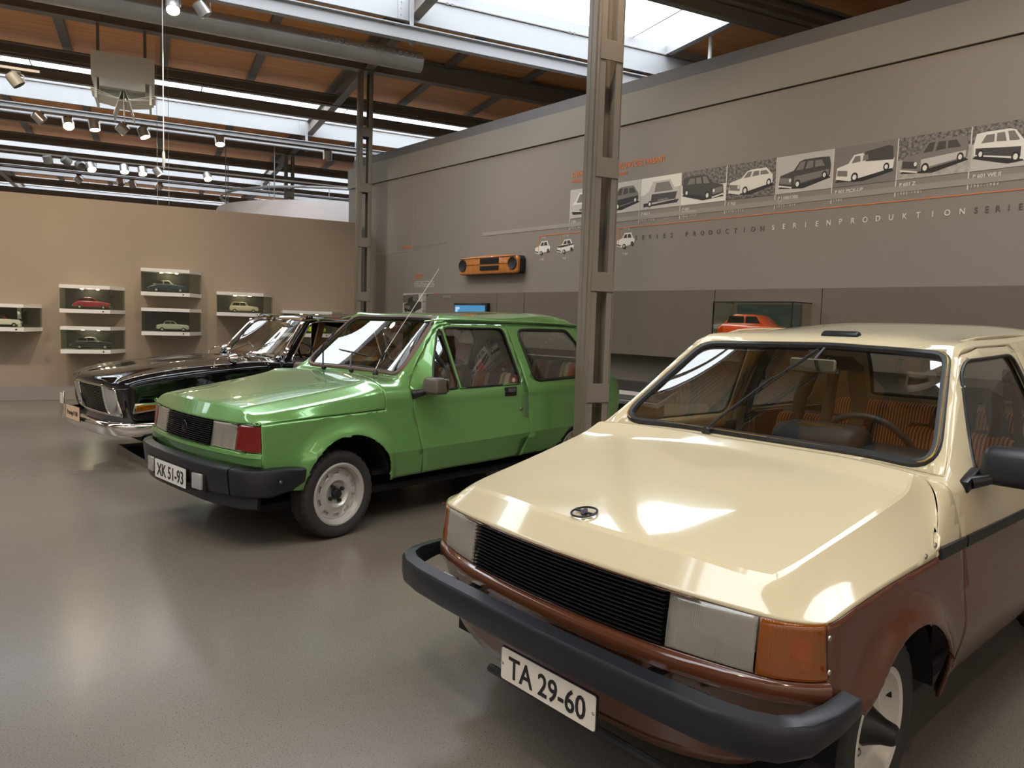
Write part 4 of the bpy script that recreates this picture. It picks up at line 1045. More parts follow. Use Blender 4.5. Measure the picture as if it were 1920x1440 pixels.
def rbox(g, c, d, r=.03, rot_=None, seg=3, top=None): g.box(c, d, rot=rot_, bev=r, seg=seg, top=top)

def windshield_loop(b, tags):
    q = take(b, tags, 0); L = loops(q); q.free(); return max(L, key=len) if L else None

def car_common(T, creases, spec, root):
    bm = cage_mesh(T, creases)
    bm.verts.index_update()
    side_ok = lambda f, c: f.material_index in (1, 3, 4, 7, 12, 11, 10) and c.y < -.40
    # side flare round the arch
    for (ax_, az_, ar, fl) in spec['arches']:
        for v in bm.verts:
            if v.co.y < -.6 and v.co.z < spec['belt']-.10:
                r = math.hypot(v.co.x-ax_, v.co.z-az_)
                if r < ar+.16: v.co.y -= fl*math.exp(-((r-ar)/.055)**2)
    for (ax_, az_, ar, fl) in spec['arches']:
        poly = [(ax_+ar*math.cos(R(a)), az_+ar*math.sin(R(a))) for a in range(-4, 185, 8)]
        poly = [(ax_+ar*.98, -.1)]+poly+[(ax_-ar*.98, -.1)]
        split(bm, poly, (0, 2), lambda f, c: c.y < -.45 and f.material_index in (7, 4, 0, 12, 11), 30)
    # door, its window, quarter window, screens
    split(bm, spec['door'], (0, 2), side_ok, 20)
    if spec.get('two_tone'):
        split(bm, spec['door_low'], (0, 2), lambda f, c: f.material_index == 20, 21)
        split(bm, spec['lower'], (0, 2), lambda f, c: f.material_index in (4, 7, 1) and c.y < -.3, 23)
    for i, poly in enumerate(spec['door_windows']): split(bm, poly, (0, 2), lambda f, c: f.material_index == 20, 24+i)
    split(bm, spec['quarter'], (0, 2), side_ok, 27)
    split(bm, spec['screen'], (1, 2), lambda f, c: f.material_index in (2,), 28)
    split(bm, spec['rear_screen'], (1, 2), lambda f, c: f.material_index in (6,), 29)
    # lamps and grille in the nose
    fr_ = lambda f, c: f.material_index == 10
    for (ya, yb, tg) in spec['nose']:
        split(bm, [(ya, spec['nose_z'][0]), (yb, spec['nose_z'][0]), (yb, spec['nose_z'][1]), (ya, spec['nose_z'][1])], (1, 2), fr_, tg)
    bm.verts.index_update(); bm.faces.index_update()
    return bm

def under(root, spec, L, w):
    g = G(); g.box(((spec['ux'][0]+spec['ux'][1])/2, 0, .24), (spec['ux'][1]-spec['ux'][0], w*1.72, .04)); g.obj('underbody_blocker', 'dark_void', root, smooth=0)  # plain black slab added to block light under the car
    for i, (ax_, az_, ar, fl) in enumerate(spec['arches']):
        for s in (-1, 1):
            g = G(); V = []; F = []; n = 18
            for k in range(n+1):
                a = R(4+176*k/n)
                for yy in (.755, .40): V.append((ax_+(ar+.012)*math.cos(a), s*yy*(w/.75)*(.975 if yy > .5 else 1), az_+(ar+.012)*math.sin(a)))
            for k in range(n): F.append((2*k, 2*k+1, 2*k+3, 2*k+2))
            F.append(tuple(2*k+1 for k in range(n+1))); g._add(V, F); g.obj('wheel_housing', 'dark_void', root)
    if spec.get('bulk'): g = G(); x0, x1, zb_, zt_ = spec['bulk']; g.box(((x0+x1)/2, 0, (zb_+zt_)/2), (x1-x0, .92, zt_-zb_)); g.obj('engine_bay', 'dark_void', root, smooth=0)

def seats(root, x, ys, zc, mat_c, mat_s, frame=None):
    for y in ys:
        g = G(); rbox(g, (x+.22, y, zc-.20), (.50, .48, .17), .05); o = g.obj('seat_cushion', mat_c, root)
        g = G(); rbox(g, (x+.50, y, zc+.05), (.14, .46, .56), .05, rot('Y', 14)); g.obj('seat_back', mat_c, root)
        g = G(); rbox(g, (x+.555, y, zc+.05), (.05, .49, .58), .02, rot('Y', 14)); g.obj('seat_shell', mat_s, root)
def open_headrest(root, x, y, z0, m, hw=.15, hh=.34):
    Mh = Matrix.Translation((x, y, z0)) @ Matrix.Rotation(R(12), 4, 'Y')
    g = G()
    out = [(-hw, 0, ), (-hw*1.02, hh*.45), (-hw*.70, hh*.95), (-hw*.5, hh), (hw*.5, hh), (hw*.70, hh*.95), (hw*1.02, hh*.45), (hw, 0)]
    YZ = Matrix(((0, 0, 1, 0), (1, 0, 0, 0), (0, 1, 0, 0), (0, 0, 0, 1)))
    P = [Mh @ YZ @ Vector((a, b, 0)) for a, b in out]
    g.tube(P+[Mh @ YZ @ Vector((0, 0, 0))], .036, 8, closed=True, sq=(1.1, 1)); g.tube([Mh @ YZ @ Vector((0, 0, 0)), Mh @ YZ @ Vector((0, hh, 0))], .030, 8)
    return g.obj('headrest', m, root, smooth=60)
def steering(root, x, y, z, tilt, r, m):
    Ms = Matrix.Translation((x, y, z)) @ Matrix.Rotation(R(-tilt), 4, 'Y')
    g = G(); g.tube([Ms @ Vector((0, r*math.cos(2*PI*k/40), r*math.sin(2*PI*k/40))) for k in range(40)], .014, 10, closed=True); o = g.obj('steering_wheel', m, root)
    g = G()
    for a in (200, 340, 270): g.tube([Ms @ Vector((0, 0, 0)), Ms @ Vector((0, r*math.cos(R(a)), r*math.sin(R(a))))], .010, 6)
    g.lathe([(0, .02), (.05, .015), (.055, -.02)], Ms @ Matrix.Rotation(R(90), 4, 'Y'), n=20)
    g.tube([Ms @ Vector((0, 0, 0)), Ms @ Vector((-.35, 0, 0))], .025, 8)
    q = g.obj('spokes', m, o); return o
def wiper(root, piv, tip, m='satin_black', blade=.42, lift=.02, u=None):
    piv, tip = Vector(piv), Vector(tip); d = (tip-piv).normalized(); n = Vector((-.8, 0, .6))
    g = G(); g.lathe([(0, -.01), (.016, -.01), (.018, .012), (.010, .022), (0, .022)], Matrix.Translation(piv) @ n.to_track_quat('Z', 'Y').to_matrix().to_4x4(), n=14); o = g.obj('wiper', m, root)
    g = G(); g.tube([piv+n*.012, piv+d*.10+n*.022, tip+n*.03], [.007, .006, .004], 6); g.obj('arm', m, o)
    bd = Vector(u).normalized() if u else d; g = G(); a, b = tip-bd*blade/2, tip+bd*blade/2
    g.tube([a+n*.016, tip+n*.022, b+n*.016], .004, 6); g.tube([a+n*.006, tip+n*.007, b+n*.006], .003, 6)
    for f in (.12, .35, .65, .88): p = a.lerp(b, f); g.box(p+n*.012, (.008, .008, .012))
    g.obj('blade', m, o); return o
def plate(root, c, w, h, txt, pm, hd, tilt=0, name='number_plate', sx=1, th=None):
    Mp = Matrix.Translation(c) @ Matrix.Rotation(R(tilt), 4, 'Y') @ Matrix(((0, 0, -1, 0), (-1, 0, 0, 0), (0, 1, 0, 0), (0, 0, 0, 1)))
    P = rounded([(-w/2, -h/2), (w/2, -h/2), (w/2, h/2), (-w/2, h/2)], .009, 4)
    g = G(); g.prism([(a*(1+.018), b*(1+.06)) for a, b in P], -.006, 0, Mp); t = g.obj(name, 'ink', root, smooth=30)
    g = G(); g.prism(P, 0, .002, Mp); g.obj('plate_face', pm, t, smooth=0)
    o = text(txt, hd/.72, Matrix.Identity(4), 'ink', 'plate_lettering', bold=.012); xs = [v.co.x for v in o.data.vertices]; wd = max(xs)-min(xs)
    o.matrix_world = Mp @ Matrix.Translation((-sx/2-min(xs)*sx/wd, -hd/2, .0022)) @ Matrix.Diagonal((sx/wd, 1, 1, 1)); o.parent = t
    for s in (-1, 1): g = G(); g.lathe([(0, .005), (.004, .004), (.005, .002)], Mp @ Matrix.Translation((s*(w/2-.008), 0, 0)), n=10); g.obj('screw', 'screw', t)
    return t

SN = ['0', '1', '2', '3', '4', '5', '6', 'b', '7', '8', '9']
def chain(c, sts): return [c+s for s in sts]
# ---------------------------------------------------------------- cream and brown hatchback
def cream_car():
    root = empty('car', 'cream hatchback with brown lower body and black bumper in the right foreground', 'car', (1.5, 1.5, 0), 0)
    top = {
     '0': [(0, 0, .712), (.006, .20, .711), (.027, .39, .708), (.070, .61, .703), (.110, .69, .701), (.165, .742, .702)],
     '1': [(.085, 0, .797), (.092, .20, .796), (.115, .39, .793), (.162, .600, .779), (.216, .676, .7455), (.27, .752, .712)],
     '2': [(.50, 0, .862), (.50, .20, .861), (.50, .40, .858), (.50, .630, .848), (.50, .6935, .791), (.50, .757, .733)],
     '3': [(.93, 0, .922), (.92, .20, .921), (.885, .40, .920), (.806, .652, .917), (.80, .703, .838), (.745, .760, .744)],
     '4': [(1.055, 0, .950), (1.045, .20, .951), (1.00, .40, .957), (.889, .630, .962), (.907, .700, .905), (.787, .761, .750)],
     '5': [(1.135, 0, .940), (1.125, .20, .940), (1.105, .42, .941), (1.00, .690, .942), (1.00, .738, .905), (.95, .762, .754)],
     '6': [(1.655, 0, 1.335), (1.645, .20, 1.334), (1.615, .36, 1.330), (1.455, .560, 1.315), (1.46, .752, .930), (1.46, .764, .758)],
     'b': [(1.80, 0, 1.378), (1.79, .20, 1.376), (1.76, .36, 1.370), (1.62, .562, 1.345), (1.65, .752, .930), (1.65, .764, .758)],
     '7': [(2.25, 0, 1.418), (2.25, .20, 1.416), (2.25, .38, 1.407), (2.2, .560, 1.366), (2.2, .752, .930), (2.2, .764, .760)],
     '8': [(2.98, 0, 1.385), (2.98, .20, 1.383), (2.96, .38, 1.374), (2.88, .548, 1.340), (3.0, .745, .930), (3.0, .758, .762)],
     '9': [(3.40, 0, .950), (3.40, .20, .950), (3.39, .40, .950), (3.36, .62, .950), (3.30, .705, .930), (3.34, .725, .762)]}
    side = {'0': [(.170, .752, .556), (.185, .756, .496), (.21, .745, .452)], '1': [(.30, .764, .556), (.31, .764, .49), (.32, .752, .440)],
     '2': [(.52, .768, .56), (.52, .766, .45), (.52, .73, .29)], '3': [(.77, .770, .56), (.77, .768, .45), (.78, .73, .285)], '4': [(.90, .770, .56), (.92, .768, .44), (.94, .728, .285)],
     '5': [(1.04, .770, .56), (1.06, .767, .44), (1.07, .722, .285)], '6': [(1.46, .770, .56), (1.46, .765, .44), (1.46, .715, .285)], 'b': [(1.65, .770, .56), (1.65, .765, .44), (1.65, .715, .285)],
     '7': [(2.2, .770, .56), (2.2, .765, .44), (2.2, .715, .285)], '8': [(3.0, .764, .56), (3.0, .760, .44), (3.0, .71, .285)], '9': [(3.38, .73, .56), (3.38, .725, .44), (3.34, .69, .30)]}
    front = [[(-.012, 0, .556), (-.008, .20, .556), (.012, .395, .556), (.062, .62, .556), (.105, .70, .556)],
             [(.005, 0, .478), (.010, .20, .478), (.03, .395, .478), (.08, .62, .478), (.12, .70, .480)],
             [(.03, 0, .262), (.035, .20, .262), (.055, .39, .264), (.10, .58, .300), (.15, .67, .375)]]
    rear = [[(3.46, 0, .76), (3.46, .2, .76), (3.45, .40, .76), (3.43, .62, .76)], [(3.46, 0, .56), (3.46, .2, .56), (3.45, .40, .56), (3.43, .62, .56)],
            [(3.45, 0, .44), (3.45, .2, .44), (3.44, .40, .44), (3.42, .62, .44)], [(3.40, 0, .30), (3.40, .2, .30), (3.39, .40, .30), (3.37, .6, .30)]]
    T = make_table(top, front, rear, side, SN)
    cr_ = [(chain('A', '1234'), .72), (['C1', 'M1', 'N1', 'A1'], .55), (['C3', 'M3', 'N3', 'A3'], .9), (['C4', 'M4', 'N4', 'A4'], .8), (chain('A', ['5', '6', 'b', '7', '8', '9']), .45), (chain('K', ['5', '6', 'b', '7', '8', '9']), .5),
           (['C5', 'M5', 'N5', 'A5', 'K5'], .75), (['C0', 'M0', 'N0', 'A0', 'K0', 'B0'], 1), (chain('B', SN), .6), (chain('D', SN[2:]), .2), (['C6', 'M6', 'N6', 'A6'], .7), (['A4', 'K4', 'B4'], .5), (['A9', 'C9', 'M9', 'N9'], .5), (['A5', 'A6'], .6), (['A1', 'K1'], .35)]
    spec = dict(belt=.93, arches=[(.595, .290, .308, .030), (2.66, .285, .315, .018)],
        door=[(.955, .925), (1.095, .20), (2.03, .20), (2.10, .60), (2.11, .93), (2.03, 1.325), (1.97, 1.347), (1.62, 1.338), (1.47, 1.315), (1.36, 1.270)],
        door_low=[(.8, .1), (2.4, .1), (2.4, .757), (.8, .752)], lower=[(-.2, .1), (3.7, .1), (3.7, .760), (-.2, .7445)], two_tone=True,
        door_windows=[rounded([(1.145, .925), (2.045, .925), (1.965, 1.312), (1.47, 1.292), (1.385, 1.245)], [.03, .05, .06, .05, .05])],
        quarter=rounded([(2.20, .940), (2.92, .945), (2.86, 1.20), (2.72, 1.312), (2.16, 1.318)], .05),
        screen=rounded([(.3, .950), (-.655, .957), (-.525, 1.305), (.3, 1.327)], [.01, .06, .06, .01], 6), rear_screen=[(.2, 1.0), (-.52, 1.0), (-.45, 1.32), (.2, 1.34)],
        nose=[(.1, -.395, 31), (-.395, -.622, 32), (-.622, -.80, 33)], nose_z=(.562, .705), ux=(.15, 3.30))
    bm = car_common(T, cr_, spec, root); cm, bmn = 'cream_paint', 'brown_paint'
    # extend the turn signal onto the side
    split(bm, [(.0, .562), (.172, .562), (.155, .70), (.0, .70)], (0, 2), lambda f, c: f.material_index in (7, 23, 4) and c.y < -.6, 33)
    bm.verts.index_update()
    panel(orient(take(bm, [0])), 'bonnet', [cm], root, gap=.002, thick=.012, smooth=11)
    b = take(bm, [1, 2, 3, 4, 5, 6, 15, 7, 10, 11, 12, 23]); 
    for f in b.faces:
        k = f.material_index; zc = f.calc_center_median().z
        f.material_index = 1 if (k in (7, 8, 9, 10, 11) or (k == 6 and zc < .757)) else 0
    panel(orient(b), 'body', [cm, bmn], root, gap=.002, smooth=11, label='cream upper and brown lower body shell')
    for s, nm in ((-1, 'left'), (1, 'right')):
        b = take(bm, [20, 21], s); d = panel(orient(b), 'door', [cm, bmn], root, gap=.0025, smooth=11)
        gl = take(bm, [24], s); lp = loops(gl)
        panel(orient(gl), 'window', ['car_glass'], d, thick=0, gap=0, off=-.010)
        seal(d, lp[0], .007, 'rubber', 'window_seal'); 
        b2 = take(bm, [20, 21], s); b2.verts.index_update(); lps = sorted(loops(b2), key=lambda L: -max(p.z for p in L)+0*len(L)); b2.free()
        qg = take(bm, [27], s); lp = loops(qg); panel(orient(qg), 'quarter_window', ['car_glass'], root, thick=0, gap=0, off=-.008); seal(root, lp[0], .009, 'rubber', 'window_seal')
        g = G(); g.box((1.98, s*.778, .815), (.13, .012, .035), bev=.004); g.box((1.98, s*.786, .818), (.09, .010, .02), bev=.003); g.obj('door_handle', 'black_plastic', d)
    # waist strip
    for s in (-1, 1):
        for xa, xb in ((.80, 1.003), (1.018, 2.08), (2.10, 3.28)):
            g = G(); n = 10; V = []
            g.sweep([(xa+(xb-xa)*i/n, s*.7615) for i in range(n+1)], [(-.007, .737), (.007, .737), (.009, .754), (.007, .771), (-.007, .771), (-.009, .754)]); g.obj('waist_strip', 'rubber', root)
    # screens
    for tg_, nm, r_ in ((28, 'windscreen', .017), (29, 'rear_window', .014)):
        gl = take(bm, [tg_]); lp = max(loops(gl), key=len); w_ = panel(orient(gl), nm, ['car_glass'], root, thick=0, gap=0, off=-.006)
        if lp:
            seal(root, lp, r_, 'rubber', 'screen_seal')
            if tg_ == 28:
                P = even(lp, .02); ctr = sum(P, Vector())/len(P); nrm = Vector((-.62, 0, .78)); g = G(); g.tube([p+(ctr-p).normalized()*-.003+nrm*.014 for p in P], .003, 6, closed=True); g.obj('seal_trim', 'gold', root)
    # lamps
    for s in (-1, 1):
        hl = take(bm, [32], s); h = panel(orient(hl), 'headlamp', ['lamp_lens'], root, gap=.003, thick=.006, smooth=50)
        ti = take(bm, [33], s); t = panel(orient(ti), 'turn_signal', ['amber_lens'], root, gap=.002, thick=.006, smooth=60)
        g = G(); g.box((.155, s*.505, .632), (.02, .21, .11)); g.box((.185, s*.665, .632), (.02, .09, .11), rot=rot('Z', s*30)); g.obj('reflector', 'spot_silver', h, smooth=0)
        g = G(); g.lathe([(0, .03), (.018, .02), (.020, -.02)], Matrix.Translation((.150, s*.685, .625)), n=14); g.obj('bulb', 'amber_bulb', t)
        for zz, xx in ((.675, .148), (.590, .158)): g = G(); g.lathe([(0, .004), (.006, .003), (.007, 0)], Matrix.Translation((xx, s*.757, zz)) @ Matrix.Rotation(R(90 if s < 0 else -90), 4, 'X'), n=12); g.obj('screw', 'screw', t)
    # grille: recessed back plate, slats, uprights
    g = G(); g.box((.055, 0, .635), (.02, .80, .16)); gr = g.obj('grille', 'dark_void', root, smooth=0)
    xf = lambda y, z: (-.012 if True else 0)+.024*(y/.395)**2+(z-.56)*.10
    for i in range(13):
        z = .566+i*.0112; g = G(); V = []; n = 12
        P = [(xf(-.39+.78*k/n, z)-.002, -.39+.78*k/n) for k in range(n+1)]
        g.sweep(P, [(-.016, z-.0008), (-.016, z+.0012), (.008, z+.0056), (.008, z+.0030)]); g.obj('slat', 'satin_black', gr, smooth=0)
    for k in range(-4, 5):
        g = G(); y = k*.083; g.box((xf(y, .632)+.016, y, .633), (.010, .003, .142)); g.obj('upright', 'satin_black', gr, smooth=0)
    # front band under the lamps
    g = G(); n = 24; P = []
    fr = [(.176, .750), (.150, .735), (.115, .70), (.085, .66), (.045, .56), (.022, .46), (.010, .39), (-.002, .26), (-.008, .12), (-.010, 0)]
    P = [(x, -y) for x, y in fr]+[(x, y) for x, y in fr[::-1][1:]]
    g.sweep(P, [(-.012, .502), (.010, .506), (.016, .512), (.016, .548), (.010, .556), (-.012, .560)]); g.obj('front_band', 'brown_paint', root, smooth=50)
    # bumper
    fb = [(.225, .798), (.12, .800), (.03, .785), (-.03, .745), (-.065, .68), (-.085, .58), (-.095, .42), (-.100, .2), (-.102, 0)]
    sc = [.50, .66, .84, .94]+[1]*9
    P = [(x, -y, (1-sc[i])*.055, sc[i]) for i, (x, y) in enumerate(fb)]; P = P+[(p[0], -p[1], p[2], p[3]) for p in P[::-1][1:]]
    g = G(); g.sweep(P, [(-.036, .445), (-.01, .430), (.006, .433), (.013, .446), (.012, .506), (.004, .519), (-.036, .526), (-.040, .51)]); g.obj('bumper', 'black_plastic', root, smooth=45)
    for s in (-1, 1):
        g = G(); g.box((-.01, s*.38, .474), (.10, .05, .035)); g.obj('bumper_bracket', 'bare_metal', root, smooth=0)
        g = G(); g.box((.012, s*.52, .468), (.012, .085, .045), bev=.005); g.lathe([(0, .012), (.012, .012), (.014, 0)], Matrix.Translation((.008, s*.50, .466)) @ Matrix.Rotation(R(-90), 4, 'Y'), n=10); g.obj('tow_bracket', 'bare_metal', root)
    plate(root, (-.080, -.065, .350), .385, .098, 'TA 29-60', 'cream_plate', .066, sx=.315)
    g = G(); g.tube([(.02, -.42, .235), (.02, .3, .235)], .014, 8); g.obj('lower_rail', 'rubber', root)
    # emblem on the bonnet: oval ring with a bent arrow
    Me = Matrix.Translation((.122, -.0, .8095)) @ Matrix.Rotation(R(-9.2), 4, 'Y')
    g = G(); g.tube([Me @ Vector((.041*math.cos(2*PI*k/36), .038*math.sin(2*PI*k/36), .002)) for k in range(36)], .0035, 6, closed=True); em = g.obj('emblem', 'ink', root)
    g = G(); g.prism([(-.004, .037), (.003, .037), (.006, .012), (.024, .016), (.018, .002), (.003, -.012), (.004, -.037), (-.003, -.037), (-.006, -.012), (-.024, -.016), (-.018, -.002), (-.003, .012)][::-1], 0, .005, Me); g.obj('emblem_symbol', 'ink', em, smooth=0)
    # roof inlet, gutters
    Mr = Matrix.Translation((1.70, -.06, 1.372)) @ Matrix.Rotation(R(-6), 4, 'Y')
    g = G(); g.box((1.73, 0, 1.374), (.05, .17, .022), rot=rot('Y', -14), bev=.008, top=(.6, .92)); g.obj('roof_inlet', 'black_plastic', root)
    for s in (-1, 1):
        g = G(); g.tube([(1.58, s*.47, 1.338), (1.64, s*.505, 1.358), (1.75, s*.525, 1.373), (2.0, s*.535, 1.385), (2.4, s*.535, 1.388), (2.8, s*.525, 1.372)], .007, 6, sq=(.8, 1)); g.obj('roof_moulding', 'cream_paint', root)
    # mirror on the driver's side
    for s in (-1,):
        g = G(); g.box((1.165, s*.850, .980), (.120, .210, .120), bev=.028, seg=4, top=(.75, .92)); mr = g.obj('door_mirror', 'black_plastic', root, smooth=60)
        g = G(); g.tube([(1.08, s*.742, .925), (1.11, s*.775, .935), (1.16, s*.80, .955)], [.022, .018, .02], 10); g.box((1.095, s*.735, .93), (.12, .03, .04), rot=rot('Y', -16), bev=.006); g.obj('mirror_foot', 'satin_black', mr)
        g = G(); g.box((1.230, s*.850, .980), (.006, .17, .09), bev=.002); g.obj('mirror_glass', 'mirror_glass', mr)
    wiper(root, (1.108, .245, .952), (1.38, .10, 1.165), blade=.46, u=(.42, -.26, .34))
    # interior
    g = G(); rbox(g, (1.30, 0, .845), (.34, 1.26, .11), .04); rbox(g, (1.42, -.33, .90), (.24, .42, .10), .045); g.obj('dashboard', 'interior_black', root)
    g = G(); rbox(g, (1.36, -.12, .945), (.24, .36, .14), .05, top=(.8, .96)); pod = g.obj('leather_cover', 'interior_black', root)
    g = G(); g.prism([(-.0, -.10), (.028, .09), (-.02, .09)], 0, .003, Matrix.Translation((1.31, -.14, 1.013)) @ Matrix.Rotation(R(-8), 4, 'Y')); g.obj('brass_wedge', 'gold', root, smooth=0)
    steering(root, 1.53, -.24, .895, 28, .18, 'interior_black')
    seats(root, 1.72, (-.33, .33), .62, 'brown_cord', 'interior_black')
    open_headrest(root, 2.16, .25, .89, 'headrest_olive')
    open_headrest(root, 2.25, -.36, .86, 'interior_black', .12, .26)
    g = G(); rbox(g, (2.70, 0, .52), (.48, 1.16, .18), .05); rbox(g, (2.98, 0, .76), (.14, 1.18, .46), .05, rot('Y', 12)); g.obj('rear_bench', 'brown_cord', root)
    for s in (-1, 1):
        g = G(); g.box((1.55, s*.705, .70), (1.0, .03, .38)); g.obj('door_lining', 'interior_brown', root, smooth=0)
        g = G(); g.box((2.65, s*.665, .76), (.95, .03, .34)); g.obj('side_lining', 'interior_brown', root, smooth=0)
        g = G(); rbox(g, (1.55, s*.69, .895), (.75, .05, .06), .02); g.obj('door_sill_trim', 'interior_tan', root)
        g = G(); g.box((2.10, s*.600, 1.16), (.11, .012, .42), rot=rot('X', s*22)); g.obj('pillar_trim', 'interior_brown', root, smooth=0)
        g = G(); g.tube([(2.08, s*.58, 1.22), (2.05, s*.62, .95), (2.0, s*.64, .6)], .018, 6, sq=(.15, 1)); g.box((2.065, s*.565, 1.15), (.02, .04, .07), bev=.006); g.box((2.07, s*.56, 1.22), (.015, .05, .06), bev=.01); g.obj('seat_belt', 'satin_black', root)
    Mi = (1.53, .02, 1.235)
    g = G(); g.box(Mi, (.022, .22, .062), bev=.014, seg=3, rot=rot('Z', -8)); im = g.obj('interior_mirror', 'headrest_olive', root)
    g = G(); g.box((Mi[0]-.012, Mi[1], Mi[2]), (.002, .205, .05), rot=rot('Z', -8)); g.obj('mirror_glass', 'mirror_glass', im)
    g = G(); g.tube([(Mi[0]+.01, Mi[1], Mi[2]+.02), (Mi[0]+.06, 0, 1.31)], .007, 6); g.obj('mirror_stem', 'satin_black', im)
    g = G(); g.box((1.9, 0, .32), (2.3, 1.36, .03)); g.obj('floor_pan', 'interior_black', root, smooth=0)
    g = G(); g.box((1.03, 0, .60), (.03, 1.36, .55)); g.obj('firewall', 'dark_void', root, smooth=0)
    g = G(); g.box((1.09, 0, .89), (.20, 1.24, .012)); g.obj('cowl_tray', 'interior_black', root, smooth=0)
    spec['bulk'] = (.16, 1.02, .30, .66); under(root, spec, 3.4, .75)
    wheel(root, .605, -.640, .268, .268, .168, .155, 'plain', -1, 3); wheel(root, .605, .640, .268, .268, .168, .155, 'plain', 1)
    wheel(root, 2.66, -.635, .268, .268, .168, .155, 'plain', -1); wheel(root, 2.66, .635, .268, .268, .168, .155, 'plain', 1)
    for zz, xx in ((.765, .70), (.785, .765)): g = G(); g.lathe([(0, .004), (.007, .003), (.009, 0)], Matrix.Translation((xx, -.760, zz)) @ Matrix.Rotation(R(90), 4, 'X'), n=12); g.obj('bonnet_screw', 'screw', root)
    bm.free(); return root
cream_car()

